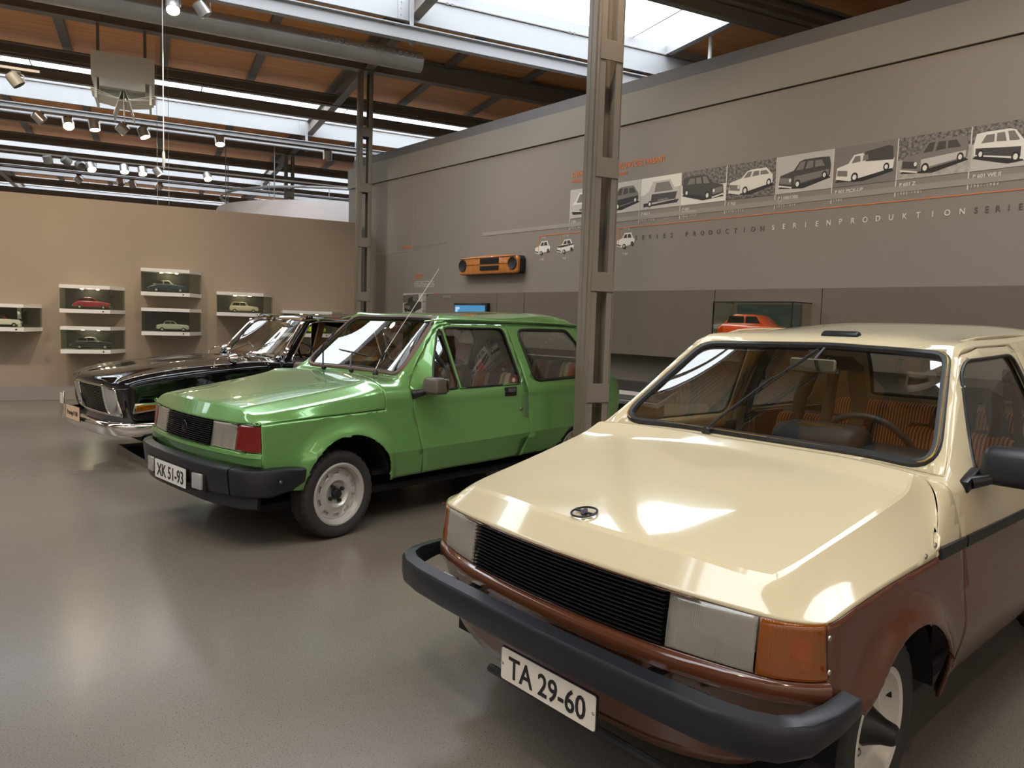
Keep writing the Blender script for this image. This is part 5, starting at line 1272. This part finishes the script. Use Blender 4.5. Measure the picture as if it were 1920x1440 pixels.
# ---------------------------------------------------------------- green estate-like hatchback
def green_car():
    root = empty('car', 'metallic green hatchback with red corner lamps beside the near steel column', 'car', (1.550, 4.771, 0), R(5.5))
    top = {
     '0': [(-.062, 0, .738), (-.058, .16, .738), (-.046, .322, .739), (-.022, .53, .744), (0, .66, .750), (.030, .744, .757)],
     '1': [(.0, 0, .838), (.003, .16, .838), (.012, .32, .836), (.037, .535, .828), (.062, .67, .795), (.11, .750, .760)],
     '2': [(.45, 0, .905), (.45, .18, .904), (.45, .34, .901), (.45, .560, .888), (.45, .722, .850), (.45, .756, .772)],
     '3': [(.85, 0, .955), (.85, .18, .954), (.84, .35, .952), (.80, .585, .946), (.80, .738, .898), (.80, .758, .784)],
     '4': [(1.06, 0, .972), (1.05, .18, .972), (1.00, .36, .971), (.90, .600, .966), (.885, .745, .908), (.893, .758, .787)],
     '5': [(1.20, 0, .972), (1.19, .18, .973), (1.16, .36, .975), (1.09, .625, .978), (1.08, .748, .905), (1.09, .758, .788)],
     '6': [(1.66, 0, 1.402), (1.65, .18, 1.402), (1.61, .34, 1.400), (1.52, .535, 1.388), (1.53, .748, .895), (1.53, .760, .792)],
     'b': [(1.80, 0, 1.428), (1.79, .18, 1.427), (1.77, .36, 1.420), (1.66, .565, 1.388), (1.68, .748, .898), (1.68, .760, .794)],
     '7': [(2.30, 0, 1.447), (2.30, .20, 1.446), (2.30, .40, 1.436), (2.28, .578, 1.384), (2.28, .748, .905), (2.28, .760, .80)],
     '8': [(3.12, 0, 1.412), (3.12, .20, 1.411), (3.10, .38, 1.402), (3.04, .560, 1.370), (3.12, .742, .922), (3.12, .755, .805)],
     '9': [(3.50, 0, .985), (3.50, .20, .985), (3.49, .40, .985), (3.46, .62, .985), (3.45, .70, .940), (3.53, .715, .81)]}
    side = {'0': [(.030, .752, .588), (.034, .754, .524), (.10, .73, .40)], '1': [(.13, .762, .588), (.13, .762, .50), (.14, .742, .36)],
     '2': [(.46, .764, .62), (.46, .773, .50), (.46, .73, .33)], '3': [(.82, .764, .64), (.82, .773, .50), (.82, .73, .32)], '4': [(.95, .764, .64), (.95, .773, .50), (.95, .725, .315)],
     '5': [(1.10, .764, .65), (1.10, .773, .498), (1.11, .715, .315)], '6': [(1.53, .764, .65), (1.53, .773, .504), (1.53, .71, .32)], 'b': [(1.68, .764, .65), (1.68, .773, .506), (1.68, .71, .32)],
     '7': [(2.28, .764, .66), (2.28, .773, .520), (2.28, .71, .33)], '8': [(3.12, .760, .66), (3.12, .758, .545), (3.12, .70, .36)], '9': [(3.54, .72, .66), (3.50, .715, .56), (3.42, .68, .38)]}
    front = [[(-.085, 0, .575), (-.082, .16, .575), (-.070, .323, .578), (-.045, .53, .582), (-.015, .67, .586)],
             [(-.080, 0, .505), (-.076, .16, .505), (-.066, .323, .508), (-.04, .53, .515), (-.01, .67, .520)],
             [(-.02, 0, .30), (-.015, .16, .30), (0, .323, .30), (.03, .53, .32), (.06, .66, .36)]]
    rear = [[(3.655, 0, .81), (3.655, .2, .81), (3.65, .40, .81), (3.61, .62, .81)], [(3.66, 0, .66), (3.66, .2, .66), (3.65, .40, .66), (3.62, .62, .66)],
            [(3.60, 0, .52), (3.60, .2, .52), (3.59, .40, .52), (3.57, .62, .52)], [(3.50, 0, .36), (3.50, .2, .36), (3.49, .40, .36), (3.47, .6, .36)]]
    T = make_table(top, front, rear, side, SN)
    cr_ = [(chain('A', '1234'), .55), (chain('K', '1234'), .45), (['C1', 'M1', 'N1', 'A1', 'K1'], .62), (chain('A', ['5', '6', 'b', '7', '8', '9']), .45), (chain('K', ['5', '6', 'b', '7', '8', '9']), .3),
           (['C5', 'M5', 'N5', 'A5', 'K5'], .5), (['C0', 'M0', 'N0', 'A0', 'K0', 'B0'], 1), (chain('B', SN), .6), (chain('E', SN[3:]), 1), (['C6', 'M6', 'N6', 'A6'], .7), (['A9', 'C9', 'M9', 'N9'], .5), (['A5', 'A6'], .6), (['Cf1', 'Mf1', 'Nf1', 'Af1', 'Kf1', 'D0'], .6)]
    spec = dict(belt=.92, arches=[(.620, .325, .322, .030), (2.95, .27, .285, .020)],
        door=[(1.085, .905), (1.12, .78), (1.165, .22), (2.20, .22), (2.287, .50), (2.272, .80), (2.235, 1.0), (2.165, 1.335), (2.11, 1.358), (1.60, 1.352), (1.50, 1.335), (1.45, 1.30)],
        door_windows=[rounded([(1.290, .893), (1.545, .897), (1.500, 1.315), (1.475, 1.300)], [.02, .012, .015, .03]), rounded([(1.560, .897), (2.195, .905), (2.110, 1.325), (1.520, 1.320)], [.012, .02, .05, .02])],
        quarter=rounded([(2.36, .920), (3.02, .938), (3.02, 1.18), (2.90, 1.318), (2.265, 1.318)], [.06, .05, .08, .08, .05]),
        screen=rounded([(.3, .990), (-.605, .995), (-.505, 1.380), (.3, 1.398)], [.01, .075, .07, .01], 6), rear_screen=[(.2, 1.05), (-.52, 1.05), (-.45, 1.36), (.2, 1.37)],
        nose=[(.1, -.322, 31), (-.322, -.572, 32), (-.572, -.80, 33)], nose_z=(.588, .742), ux=(.1, 3.45))
    bm = car_common(T, cr_, spec, root); cm = 'green_paint'
    split(bm, [(-.10, .589), (.034, .589), (.031, .752), (-.10, .752)], (0, 2), lambda f, c: f.material_index in (7, 4) and c.y < -.6, 33)
    bm.verts.index_update()
    panel(orient(take(bm, [0])), 'bonnet', [cm], root, gap=.003, thick=.012)
    panel(orient(take(bm, [1, 2, 3, 4, 5, 6, 15, 7, 10, 11, 12])), 'body', [cm]*11, root, gap=.002, smooth=11)
    for s in (-1, 1):
        b = take(bm, [20], s); d = panel(orient(b), 'door', [cm], root, gap=.003, smooth=11)
        for tg in (24, 25):
            gl = take(bm, [tg], s); lp = loops(gl); panel(orient(gl), 'window', ['car_glass'], d, thick=0, gap=0, off=-.010); seal(d, lp[0], .008, 'rubber', 'window_seal')
        g = G(); g.tube([(1.500, s*.600, 1.312), (1.552, s*.752, .897)], .009, 8); g.obj('window_divider', cm, d)
        qg = take(bm, [27], s); lp = loops(qg); panel(orient(qg), 'quarter_window', ['car_glass'], root, thick=0, gap=0, off=-.008); seal(root, lp[0], .013, 'rubber', 'window_seal')
        g = G(); g.box((2.065, s*.757, .848), (.135, .016, .070), bev=.008); h = g.obj('door_handle', 'satin_black', d)
        g = G(); g.box((2.072, s*.768, .860), (.085, .012, .028), bev=.004); g.obj('handle_grip', 'bare_metal', h)
        g = G(); g.lathe([(0, .012), (.012, .010), (.014, 0)], Matrix.Translation((2.182, s*.765, .712)) @ Matrix.Rotation(R(90 if s < 0 else -90), 4, 'X'), n=16); g.obj('lock', 'bare_metal', d)
        Ms_ = Matrix.Translation((2.150, s*.705, .930)) @ Matrix.Rotation(R(90 if s < 0 else -90), 4, 'X')
        g = G(); g.lathe([(0, .002), (.024, .002), (.024, 0)], Ms_, n=24); st = g.obj('sticker', 'sign_red', d)
        g = G(); g.lathe([(0, .003), (.016, .003), (.016, .002)], Ms_, n=20); g.obj('sticker_centre', 'white_plate', st)
        g = G(); g.tube([(1.40, s*.52, 1.362), (1.50, s*.565, 1.379), (1.66, s*.585, 1.383), (2.28, s*.600, 1.382), (3.0, s*.585, 1.370), (3.12, s*.575, 1.358)], .008, 6, sq=(.8, 1)); g.obj('rain_gutter', cm, root)
        g = G(); g.tube([(1.55, s*.587, 1.364), (2.28, s*.607, 1.367), (3.05, s*.588, 1.355)], .004, 6); g.obj('gutter_seal', 'rubber', root)
    for tg_, nm, r_ in ((28, 'windscreen', .018), (29, 'rear_window', .014)):
        gl = take(bm, [tg_]); lp = max(loops(gl), key=len); panel(orient(gl), nm, ['car_glass'], root, thick=0, gap=0, off=-.006)
        seal(root, lp, r_, 'gasket_brown', 'screen_seal')
        if tg_ == 28:
            P = even(lp, .02); ctr = sum(P, Vector())/len(P); g = G(); g.tube([p+(ctr-p).normalized()*.016+Vector((-.62, 0, .78))*.010 for p in P], .006, 6, closed=True); g.obj('seal_bead', 'rubber', root)
    for s in (-1, 1):
        hl = take(bm, [32], s); h = panel(orient(hl), 'headlamp', ['lamp_lens'], root, gap=.003, thick=.006, smooth=50)
        ti = take(bm, [33], s); t = panel(orient(ti), 'turn_signal', ['red_lens'], root, gap=.002, thick=.006, smooth=60)
        g = G(); g.box((.045, s*.45, .665), (.02, .21, .11)); g.box((.06, s*.63, .665), (.02, .09, .11), rot=rot('Z', s*20)); g.obj('reflector', 'spot_silver', h, smooth=0)
    g = G(); g.box((-.015, 0, .665), (.02, .655, .16)); gr = g.obj('grille', 'dark_void', root, smooth=0)
    xf = lambda y, z: -.062+.016*(abs(y)/.32)**2-(.738-z)*.15
    for i in range(12):
        z = .590+i*.0124; g = G(); n = 10; g.sweep([(xf(-.318+.636*k/n, z)-.003, -.318+.636*k/n) for k in range(n+1)], [(-.014, z), (-.014, z+.003), (.006, z+.0075), (.006, z+.0035)]); g.obj('slat', 'black_plastic', gr, smooth=0)
    Mg_ = Matrix.Translation((xf(0, .665)-.010, 0, .665)) @ Matrix.Rotation(R(-90), 4, 'Y')
    g = G(); g.tube([Mg_ @ Vector((.036*math.cos(2*PI*k/28), .032*math.sin(2*PI*k/28), 0)) for k in range(28)], .004, 6, closed=True); g.prism([(-.030, .010), (.030, .004), (.006, -.004), (-.030, -.010), (-.006, .004)], -.003, .003, Mg_); g.obj('emblem', 'satin_black', root)
    # pressed band below the lamps
    fr = [(.034, .757), (.012, .735), (-.010, .69), (-.035, .58), (-.058, .42), (-.072, .28), (-.084, .10), (-.086, 0)]
    P = [(x, -y) for x, y in fr]+[(x, y) for x, y in fr[::-1][1:]]
    g = G(); g.sweep(P, [(-.01, .512), (.006, .514), (.010, .520), (.010, .556), (.016, .562), (.012, .580), (-.01, .584)]); g.obj('front_band', cm, root, smooth=50)
    # black plastic bumper with corner pieces and spoiler
    fb = [(.285, .782, .55), (.20, .788, .85), (.08, .785, 1), (-.0, .755, 1), (-.05, .69, 1), (-.075, .62, 1)]
    prof = [(-.05, .345), (.0, .335), (.016, .350), (.030, .480), (.022, .496), (-.03, .506), (-.05, .49)]
    for s in (-1, 1):
        P = [(x, s*y, (1-q)*.04, q) for x, y, q in fb]
        if s > 0: P = P[::-1]
        g = G(); g.sweep(P, prof); c = g.obj('bumper_corner', 'black_plastic', root, smooth=40)
        g = G(); g.lathe([(0, .004), (.008, .003), (.010, 0)], Matrix.Translation((.12, s*.815, .425)) @ Matrix.Rotation(R(90 if s < 0 else -90), 4, 'X'), n=12); g.obj('bumper_screw', 'bare_metal', c)
    fm = [(-.078, .612), (-.105, .50), (-.122, .35), (-.130, .15), (-.132, 0)]
    P = [(x, -y) for x, y in fm]+[(x, y) for x, y in fm[::-1][1:]]
    g = G(); g.sweep(P, prof); bp_ = g.obj('bumper', 'black_plastic', root, smooth=40)
    g = G(); fm2 = [(.02, .745), (-.04, .66), (-.085, .50), (-.105, .3), (-.11, 0)]; P = [(x, -y) for x, y in fm2]+[(x, y) for x, y in fm2[::-1][1:]]
    g.sweep(P, [(-.03, .27), (.0, .262), (.02, .275), (.006, .345), (-.03, .35)]); g.obj('front_spoiler', 'black_plastic', root, smooth=40)
    for s in (-1, 1):
        g = G(); g.box((-.155, s*.345, .388), (.020, .105, .095), bev=.008, rot=rot('Z', s*-6)); g.obj('fog_lamp', 'clear_lens', root)
        g = G(); g.box((-.140, s*.345, .388), (.020, .150, .110), rot=rot('Z', s*-6)); g.obj('fog_lamp_recess', 'dark_void', bp_, smooth=0)
    plate(root, (-.166, .02, .378), .465, .118, 'XK 51-93', 'white_plate', .080, sx=.40)
    for s in (-1, 1):
        g = G(); g.box((1.235, s*.838, .935), (.120, .170, .112), bev=.022, seg=4, top=(.72, .85)); mr = g.obj('door_mirror', 'mirror_housing', root, smooth=60)
        g = G(); g.tube([(1.12, s*.748, .875), (1.15, s*.770, .882), (1.20, s*.800, .895)], [.036, .026, .020], 10); g.obj('mirror_foot', 'satin_black', mr)
        g = G(); g.box((1.298, s*.838, .938), (.006, .145, .085), bev=.002); g.obj('mirror_glass', 'mirror_glass', mr)
    wiper(root, (1.13, -.02, .985), (1.245, .115, 1.10), blade=.40, u=(.02, .40, .03)); wiper(root, (1.10, .30, .985), (1.16, .37, 1.15), blade=.34, u=(.3, .12, .25))
    pa = (1.115, -.335, .985)
    g = G(); g.lathe([(0, -.01), (.022, -.01), (.018, .018), (.008, .030), (0, .03)], Matrix.Translation(pa), n=16); an = g.obj('aerial', 'satin_black', root)
    g = G(); a_ = Vector(pa)+Vector((0, 0, .03)); tip = a_+Vector((.56, -.01, .745)); mid = a_+Vector((.04, 0, .07)); g.tube([a_, mid, tip], [.0028, .0028, .0018], 6); g.obj('rod', 'white_metal', an)
    g = G(); g.tube([mid, mid+(tip-mid).normalized()*.06], .007, 8); g.obj('rod_base', 'satin_black', an)
    # bonnet vent field
    g = G()
    for i in range(8): g.box((.97+i*.014, .25, .9655+i*.0009), (.005, .22, .003), rot=rot('Y', -4))
    g.obj('bonnet_vent', cm, root, smooth=0)
    # interior
    g = G(); rbox(g, (1.42, 0, .90), (.30, 1.20, .14), .05); rbox(g, (1.48, -.33, .965), (.20, .40, .10), .04); g.obj('dashboard', 'interior_black', root)
    steering(root, 1.66, -.32, .985, 26, .17, 'interior_black')
    seats(root, 1.78, (-.34, .34), .64, 'retro_stripe', 'interior_black')
    for y in (-.34, .34):
        g = G(); rbox(g, (2.34, y, 1.12), (.085, .30, .24), .035, rot('Y', 12)); 
        g.box((2.30, y, .99), (.02, .16, .1)); g.obj('headrest', 'interior_black', root)
    g = G(); rbox(g, (2.80, 0, .56), (.48, 1.14, .18), .05); rbox(g, (3.06, 0, .80), (.14, 1.16, .48), .05, rot('Y', 12)); g.obj('rear_bench', 'retro_stripe', root)
    g = G(); rbox(g, (3.02, .45, .86), (.12, .26, .30), .05, rot('Y', 12)); g.obj('red_cushion', 'red_cloth', root)
    for s in (-1, 1):
        g = G(); g.box((1.7, s*.705, .71), (1.05, .03, .36)); g.obj('door_lining', 'interior_black', root, smooth=0)
        g = G(); g.box((2.75, s*.660, .72), (.95, .03, .36)); g.obj('side_lining', 'interior_black', root, smooth=0)
        g = G(); g.tube([(2.26, s*.60, 1.25), (2.22, s*.63, 1.0), (2.15, s*.66, .65)], .020, 6, sq=(.15, 1)); g.obj('seat_belt', 'satin_black', root)
    g = G(); g.box((1.60, .04, 1.295), (.022, .21, .060), bev=.014, seg=3, rot=rot('Z', -8)); im = g.obj('interior_mirror', 'satin_black', root)
    g = G(); g.tube([(1.61, .03, 1.32), (1.66, 0, 1.375)], .007, 6); g.obj('mirror_stem', 'satin_black', im)
    g = G(); g.box((2.0, 0, .36), (2.3, 1.36, .03)); g.obj('floor_pan', 'interior_black', root, smooth=0)
    g = G(); g.box((1.13, 0, .63), (.03, 1.36, .55)); g.obj('firewall', 'dark_void', root, smooth=0)
    g = G(); g.box((1.20, 0, .93), (.22, 1.20, .012)); g.obj('cowl_tray', 'interior_black', root, smooth=0)
    spec['bulk'] = (.08, 1.10, .33, .70); under(root, spec, 3.5, .75)
    g = G(); g.box((.60, -.40, .56), (.30, .10, .03)); g.box((.60, -.42, .60), (.24, .08, .02)); g.obj('suspension_arm', 'bare_metal', root, smooth=0)
    wheel(root, .555, -.672, .275, .275, .186, .158, 'slotted', -1, 6); wheel(root, .60, .655, .275, .275, .186, .158, 'slotted', 1)
    wheel(root, 2.95, -.635, .275, .275, .186, .158, 'slotted', -1); wheel(root, 2.95, .635, .275, .275, .186, .158, 'slotted', 1)
    bm.free(); return root
green_car()

# ---------------------------------------------------------------- black saloon
def black_car():
    root = empty('car', 'black saloon with chrome bumper and chrome framed windscreen behind the green car', 'car', (1.339, 7.646, 0), R(5))
    top = {
     '0': [(.165, 0, .708), (.172, .18, .706), (.190, .36, .698), (.215, .52, .680), (.24, .64, .690), (.270, .745, .705)],
     '1': [(.205, 0, .790), (.210, .18, .789), (.230, .36, .783), (.262, .53, .768), (.285, .66, .775), (.33, .770, .752)],
     '2': [(.70, 0, .880), (.70, .18, .879), (.70, .36, .874), (.70, .570, .852), (.70, .690, .856), (.70, .790, .808)],
     '3': [(1.25, 0, .930), (1.25, .18, .929), (1.25, .36, .925), (1.25, .610, .900), (1.25, .710, .902), (1.25, .796, .862)],
     '4': [(1.66, 0, .940), (1.65, .18, .939), (1.62, .38, .936), (1.55, .630, .915), (1.54, .725, .912), (1.54, .798, .875)],
     '5': [(1.90, 0, .925), (1.89, .2, .925), (1.84, .42, .920), (1.72, .695, .908), (1.70, .755, .905), (1.69, .798, .880)],
     '6': [(2.26, 0, 1.352), (2.25, .18, 1.352), (2.21, .36, 1.350), (2.09, .555, 1.335), (2.08, .765, .905), (2.08, .798, .885)],
     'b': [(2.42, 0, 1.378), (2.42, .2, 1.377), (2.38, .38, 1.370), (2.26, .585, 1.345), (2.26, .765, .905), (2.26, .798, .885)],
     '7': [(2.95, 0, 1.392), (2.95, .2, 1.390), (2.95, .40, 1.382), (2.92, .600, 1.345), (2.92, .765, .905), (2.92, .798, .885)],
     '8': [(3.60, 0, 1.340), (3.60, .2, 1.338), (3.58, .38, 1.33), (3.50, .560, 1.30), (3.55, .755, .90), (3.55, .79, .88)],
     '9': [(4.25, 0, .86), (4.25, .2, .86), (4.24, .40, .86), (4.22, .62, .86), (4.20, .72, .86), (4.23, .75, .82)]}
    side = {'0': [(.275, .765, .58), (.29, .77, .45), (.36, .74, .32)], '1': [(.40, .795, .60), (.40, .79, .45), (.42, .75, .30)], '2': [(.72, .808, .62), (.72, .80, .45), (.72, .75, .28)], '3': [(1.25, .812, .64), (1.25, .80, .45), (1.25, .74, .26)],
     '4': [(1.54, .812, .66), (1.54, .80, .45), (1.54, .74, .26)], '5': [(1.69, .812, .66), (1.69, .80, .45), (1.69, .73, .26)], '6': [(2.08, .812, .66), (2.08, .80, .45), (2.08, .73, .26)], 'b': [(2.26, .812, .66), (2.26, .80, .45), (2.26, .73, .26)],
     '7': [(2.92, .812, .66), (2.92, .80, .45), (2.92, .73, .26)], '8': [(3.55, .805, .64), (3.55, .79, .45), (3.55, .72, .28)], '9': [(4.24, .755, .62), (4.2, .75, .48), (4.1, .70, .34)]}
    front = [[(.19, 0, .57), (.195, .18, .57), (.21, .36, .565), (.24, .54, .56), (.265, .66, .57)], [(.225, 0, .435), (.23, .18, .435), (.245, .36, .435), (.275, .56, .432), (.29, .68, .44)], [(.28, 0, .28), (.285, .18, .28), (.30, .36, .28), (.33, .56, .29), (.35, .67, .30)]]
    rear = [[(4.30, 0, .76), (4.30, .2, .76), (4.29, .40, .76), (4.27, .62, .76)], [(4.28, 0, .62), (4.28, .2, .62), (4.27, .40, .62), (4.25, .62, .62)], [(4.22, 0, .47), (4.22, .2, .47), (4.21, .40, .47), (4.20, .62, .47)], [(4.12, 0, .34), (4.12, .2, .34), (4.11, .40, .34), (4.10, .6, .34)]]
    T = make_table(top, front, rear, side, SN)
    cr_ = [(['C1', 'M1', 'N1', 'A1'], .2), (chain('A', ['5', '6', 'b', '7', '8']), .4), (chain('B', SN), .45), (['C0', 'M0', 'N0', 'A0', 'K0', 'B0'], .8), (['C5', 'M5', 'N5', 'A5'], .5), (['C6', 'M6', 'N6', 'A6'], .6), (chain('K', ['5', '6', 'b', '7', '8']), .4)]
    spec = dict(belt=.90, arches=[(.98, .36, .32, .012), (3.45, .36, .31, .01)],
        door=[(1.66, .885), (1.70, .20), (2.95, .20), (2.98, .885), (2.90, 1.32), (2.30, 1.325), (2.10, 1.315)],
        door_windows=[rounded([(1.80, .905), (2.93, .905), (2.87, 1.318), (2.25, 1.322), (2.12, 1.30)], [.02, .04, .10, .06, .06])],
        quarter=rounded([(3.02, .905), (3.58, .91), (3.42, 1.22), (3.00, 1.27)], .06),
        screen=rounded([(.3, .935), (-.675, .930), (-.535, 1.325), (.3, 1.345)], [.01, .10, .12, .01], 6), rear_screen=[(.2, .95), (-.5, .95), (-.45, 1.28), (.2, 1.30)],
        nose=[(.1, -.335, 31), (-.335, -.555, 32)], nose_z=(.425, .70), ux=(.4, 4.1))
    bm = car_common(T, cr_, spec, root)
    split(bm, [(.1, .43), (-.335, .43), (-.335, .575), (.1, .575)], (1, 2), lambda f, c: f.material_index == 11, 31)
    split(bm, [(-.335, .437), (-.585, .437), (-.56, .575), (-.335, .575)], (1, 2), lambda f, c: f.material_index == 11, 32)
    bm.verts.index_update(); cm = 'black_paint'
    panel(orient(take(bm, [0])), 'bonnet', [cm], root, gap=.002, thick=.012, smooth=22)
    panel(orient(take(bm, [1, 2, 3, 4, 5, 6, 15, 7, 10, 11, 12])), 'body', [cm]*11, root, gap=.001, smooth=22)
    for s in (-1, 1):
        b = take(bm, [20], s); d = panel(orient(b), 'door', [cm], root, gap=.003, smooth=22)
        gl = take(bm, [24], s); lp = loops(gl); gl.free(); seal(d, lp[0], .008, 'chrome', 'window_frame')          # window wound down
        qg = take(bm, [27], s); lp = loops(qg); panel(orient(qg), 'quarter_window', ['car_glass'], root, thick=0, gap=0, off=-.008); seal(root, lp[0], .010, 'chrome', 'window_frame')
        g = G(); g.tube([(1.84, s*.60, 1.20) if False else (2.02, s*.575, 1.318), (2.3, s*.612, 1.350), (2.92, s*.622, 1.352), (3.5, s*.58, 1.308)], .010, 6); g.obj('chrome_gutter', 'chrome', root)
        hl = take(bm, [32], s); lp = max(loops(hl), key=len); h = panel(orient(hl), 'headlamp', ['clear_lens'], root, gap=.004, thick=.005, smooth=50); seal(h, lp, .011, 'chrome', 'chrome_ring')
        g = G(); g.lathe([(0, .0), (.05, .015), (.085, .05)], Matrix.Translation((.29, s*.455, .555)) @ Matrix.Rotation(R(-90), 4, 'Y'), n=28); g.obj('reflector', 'spot_silver', h)
        g = G(); g.box((.33, s*.45, .555), (.01, .22, .26)); g.obj('lamp_bowl', 'interior_grey', h, smooth=0)
        # amber side lamp in a chrome frame
        g = G(); Ml = Matrix(((1, 0, 0, 0), (0, 0, s, 0), (0, 1, 0, 0), (0, 0, 0, 1))) 
        g.prism([(.285, .485), (.56, .515), (.62, .58), (.30, .575)], .770, .815, Ml, bev=.005); f_ = g.obj('side_lamp_frame', 'chrome', root)
        g = G(); g.prism([(.300, .502), (.55, .528), (.585, .562), (.31, .558)], .812, .822, Ml); g.obj('side_lamp', 'amber_lens', f_, smooth=0)
        g = G(); g.tube([(.36, s*.802, .625), (1.0, s*.816, .655), (1.7, s*.818, .668), (3.0, s*.818, .668), (4.1, s*.78, .64)], .006, 6); g.obj('side_moulding', 'chrome' if False else cm, root)
    gl = take(bm, [28]); lp = max(loops(gl), key=len); panel(orient(gl), 'windscreen', ['car_glass'], root, thick=0, gap=0, off=-.006); seal(root, lp, .030, 'chrome', 'chrome_screen_frame')
    gl = take(bm, [29]); lp = max(loops(gl), key=len); panel(orient(gl), 'rear_window', ['car_glass'], root, thick=0, gap=0, off=-.006); seal(root, lp, .015, 'chrome', 'chrome_screen_frame')
    # grille of fine chrome bars
    b = take(bm, [31, 32]); lp = max(loops(b), key=len); b.free(); seal(root, lp, .013, 'chrome', 'grille_frame')
    g = G(); g.box((.275, 0, .56), (.02, .68, .29)); gr = g.obj('grille', 'dark_void', root, smooth=0)
    for i in range(18):
        z = .440+i*.0152; f_ = (z-.435)/.27; g = G(); n = 10
        g.sweep([(.232-.060*f_+.020*(abs(-.335+.67*k/n)/.33)**2, -.335+.67*k/n) for k in range(n+1)], [(-.008, z-.001), (-.008, z+.002), (.004, z+.004), (.004, z)]); g.obj('grille_bar', 'bare_metal', gr, smooth=0)
    # chrome bumper
    fb = [(.72, .830), (.45, .835), (.30, .825), (.20, .78), (.14, .66), (.11, .45), (.10, .2), (.10, 0)]
    P = [(x, -y, 0, .6 if i == 0 else 1) for i, (x, y) in enumerate(fb)]; P += [(x, y, 0, .6 if i == 0 else 1) for i, (x, y) in list(enumerate(fb))[::-1][1:]]
    g = G(); g.sweep(P, [(-.03, .300), (-.005, .285), (.012, .300), (.020, .335), (.034, .365), (.030, .392), (.010, .405), (-.03, .408)]); bp_ = g.obj('bumper', 'chrome', root, smooth=60)
    for s in (-1, 1):
        pass
    t = plate(root, (.045, .015, .425), .40, .125, 'Prototyp P 100', 'tan_plate', .042, sx=.30)
    g = G(); g.box((.03, .262, .475), (.012, .10, .26), bev=.003); g.obj('plate_bracket', 'chrome', root)
    g = G(); g.box((.022, .262, .54), (.004, .08, .10)); g.obj('bracket_face', 'cream_plate', root, smooth=0)
    # chrome fender mirror
    for s in (-1, 1):
        g = G(); g.lathe([(0, .004), (.032, .003), (.036, -.004)], Matrix.Translation((1.02+.3*(s+1), s*.745, .868+.012*(s+1))), n=20); mf = g.obj('fender_mirror', 'chrome', root)
        g = G(); g.tube([(q+.3*(s+1), s*w_, h_+.012*(s+1)) for q, w_, h_ in ((1.02, .745, .868), (1.03, .742, .925), (1.09, .738, .965), (1.18, .735, .972))], .006, 8); g.obj('stalk', 'chrome', mf)
        g = G(); g.lathe([(0, -.055), (.028, -.045), (.046, -.01), (.050, .02), (.046, .026), (0, .022)], Matrix.Translation((1.21+.3*(s+1), s*.735, .945+.012*(s+1))) @ Matrix.Rotation(R(90), 4, 'Y') , n=28); g.obj('mirror_head', 'chrome', mf)
    wiper(root, (1.70, .40, .935), (1.84, .15, 1.04), 'chrome', .34, u=(.1, .34, .06)); wiper(root, (1.70, -.05, .935), (1.86, -.25, 1.06), 'chrome', .36, u=(.12, -.30, .14))
    for x, y in ((1.46, -.40), (1.55, .1)): g = G(); g.lathe([(0, .03), (.010, .026), (.014, 0)], Matrix.Translation((x, y, .928)), n=14); g.obj('washer_jet', 'chrome', root)
    for x in (1.50,): g = G(); g.lathe([(0, .022), (.012, .018), (.016, 0)], Matrix.Translation((x, -.73, .903)), n=14); g.obj('fuel_cap', 'chrome', root)
    # interior
    g = G(); rbox(g, (2.04, 0, .86), (.30, 1.30, .12), .05); g.obj('dashboard', 'interior_black', root)
    steering(root, 2.26, -.35, .92, 28, .19, 'interior_black')
    seats(root, 2.36, (-.36, .36), .60, 'interior_tan', 'interior_tan')
    g = G(); rbox(g, (3.25, 0, .52), (.50, 1.25, .18), .05); rbox(g, (3.52, 0, .76), (.14, 1.25, .50), .05, rot('Y', 14)); g.obj('rear_bench', 'interior_tan', root)
    for s in (-1, 1):
        g = G(); g.box((2.6, s*.735, .68), (1.9, .03, .38)); g.obj('door_lining', 'interior_tan', root, smooth=0)
        g = G(); rbox(g, (2.98, s*.670, 1.09), (.09, .03, .44), .012, rot('X', s*22)); g.obj('pillar_trim', 'interior_tan', root)
    g = G(); g.box((2.16, 0, 1.275), (.02, .2, .05), bev=.012); im = g.obj('interior_mirror', 'chrome', root)
    g = G(); g.tube([(2.17, 0, 1.29), (2.25, 0, 1.34)], .006, 6); g.obj('mirror_stem', 'chrome', im)
    g = G(); g.box((2.6, 0, .34), (2.2, 1.42, .03)); g.obj('floor_pan', 'interior_black', root, smooth=0)
    g = G(); g.box((1.75, 0, .58), (.03, 1.42, .55)); g.obj('firewall', 'dark_void', root, smooth=0)
    spec['bulk'] = (.36, 1.6, .30, .62); under(root, spec, 4.2, .78)
    for y, sd in ((-.665, -1), (.665, 1)):
        wheel(root, .98, y, .335, .290, .180, .150, 'disc', sd); wheel(root, 3.45, y, .335, .290, .180, .150, 'disc', sd)
    bm.free(); return root
black_car()
# tray stands under the wheels of the black car
def tray(c, d, rz, label):
    t = empty('wheel_tray', label, 'tray', c, rz, 'trays under the black car'); g = G(); g.box((0, 0, .020), (d[0], d[1], .04)); g.obj('tray_floor', 'satin_black', t, smooth=0)
    g = G(); x, y = d[0]/2, d[1]/2
    g.box((-x, 0, .035), (.012, d[1]+.012, .07)); g.box((x, 0, .035), (.012, d[1]+.012, .07)); g.box((0, -y, .035), (d[0]-.012, .012, .07)); g.box((0, y, .035), (d[0]-.012, .012, .07)); g.obj('tray_rim', 'bare_metal', t, smooth=0)
tray((2.32, 7.28, 0), (1.05, 1.10, 0), R(0), 'low black metal tray on the floor under the front of the black car')
tray((4.85, 7.95, 0), (.9, 1.75, 0), R(5), 'low black tray under the rear wheels of the black car')
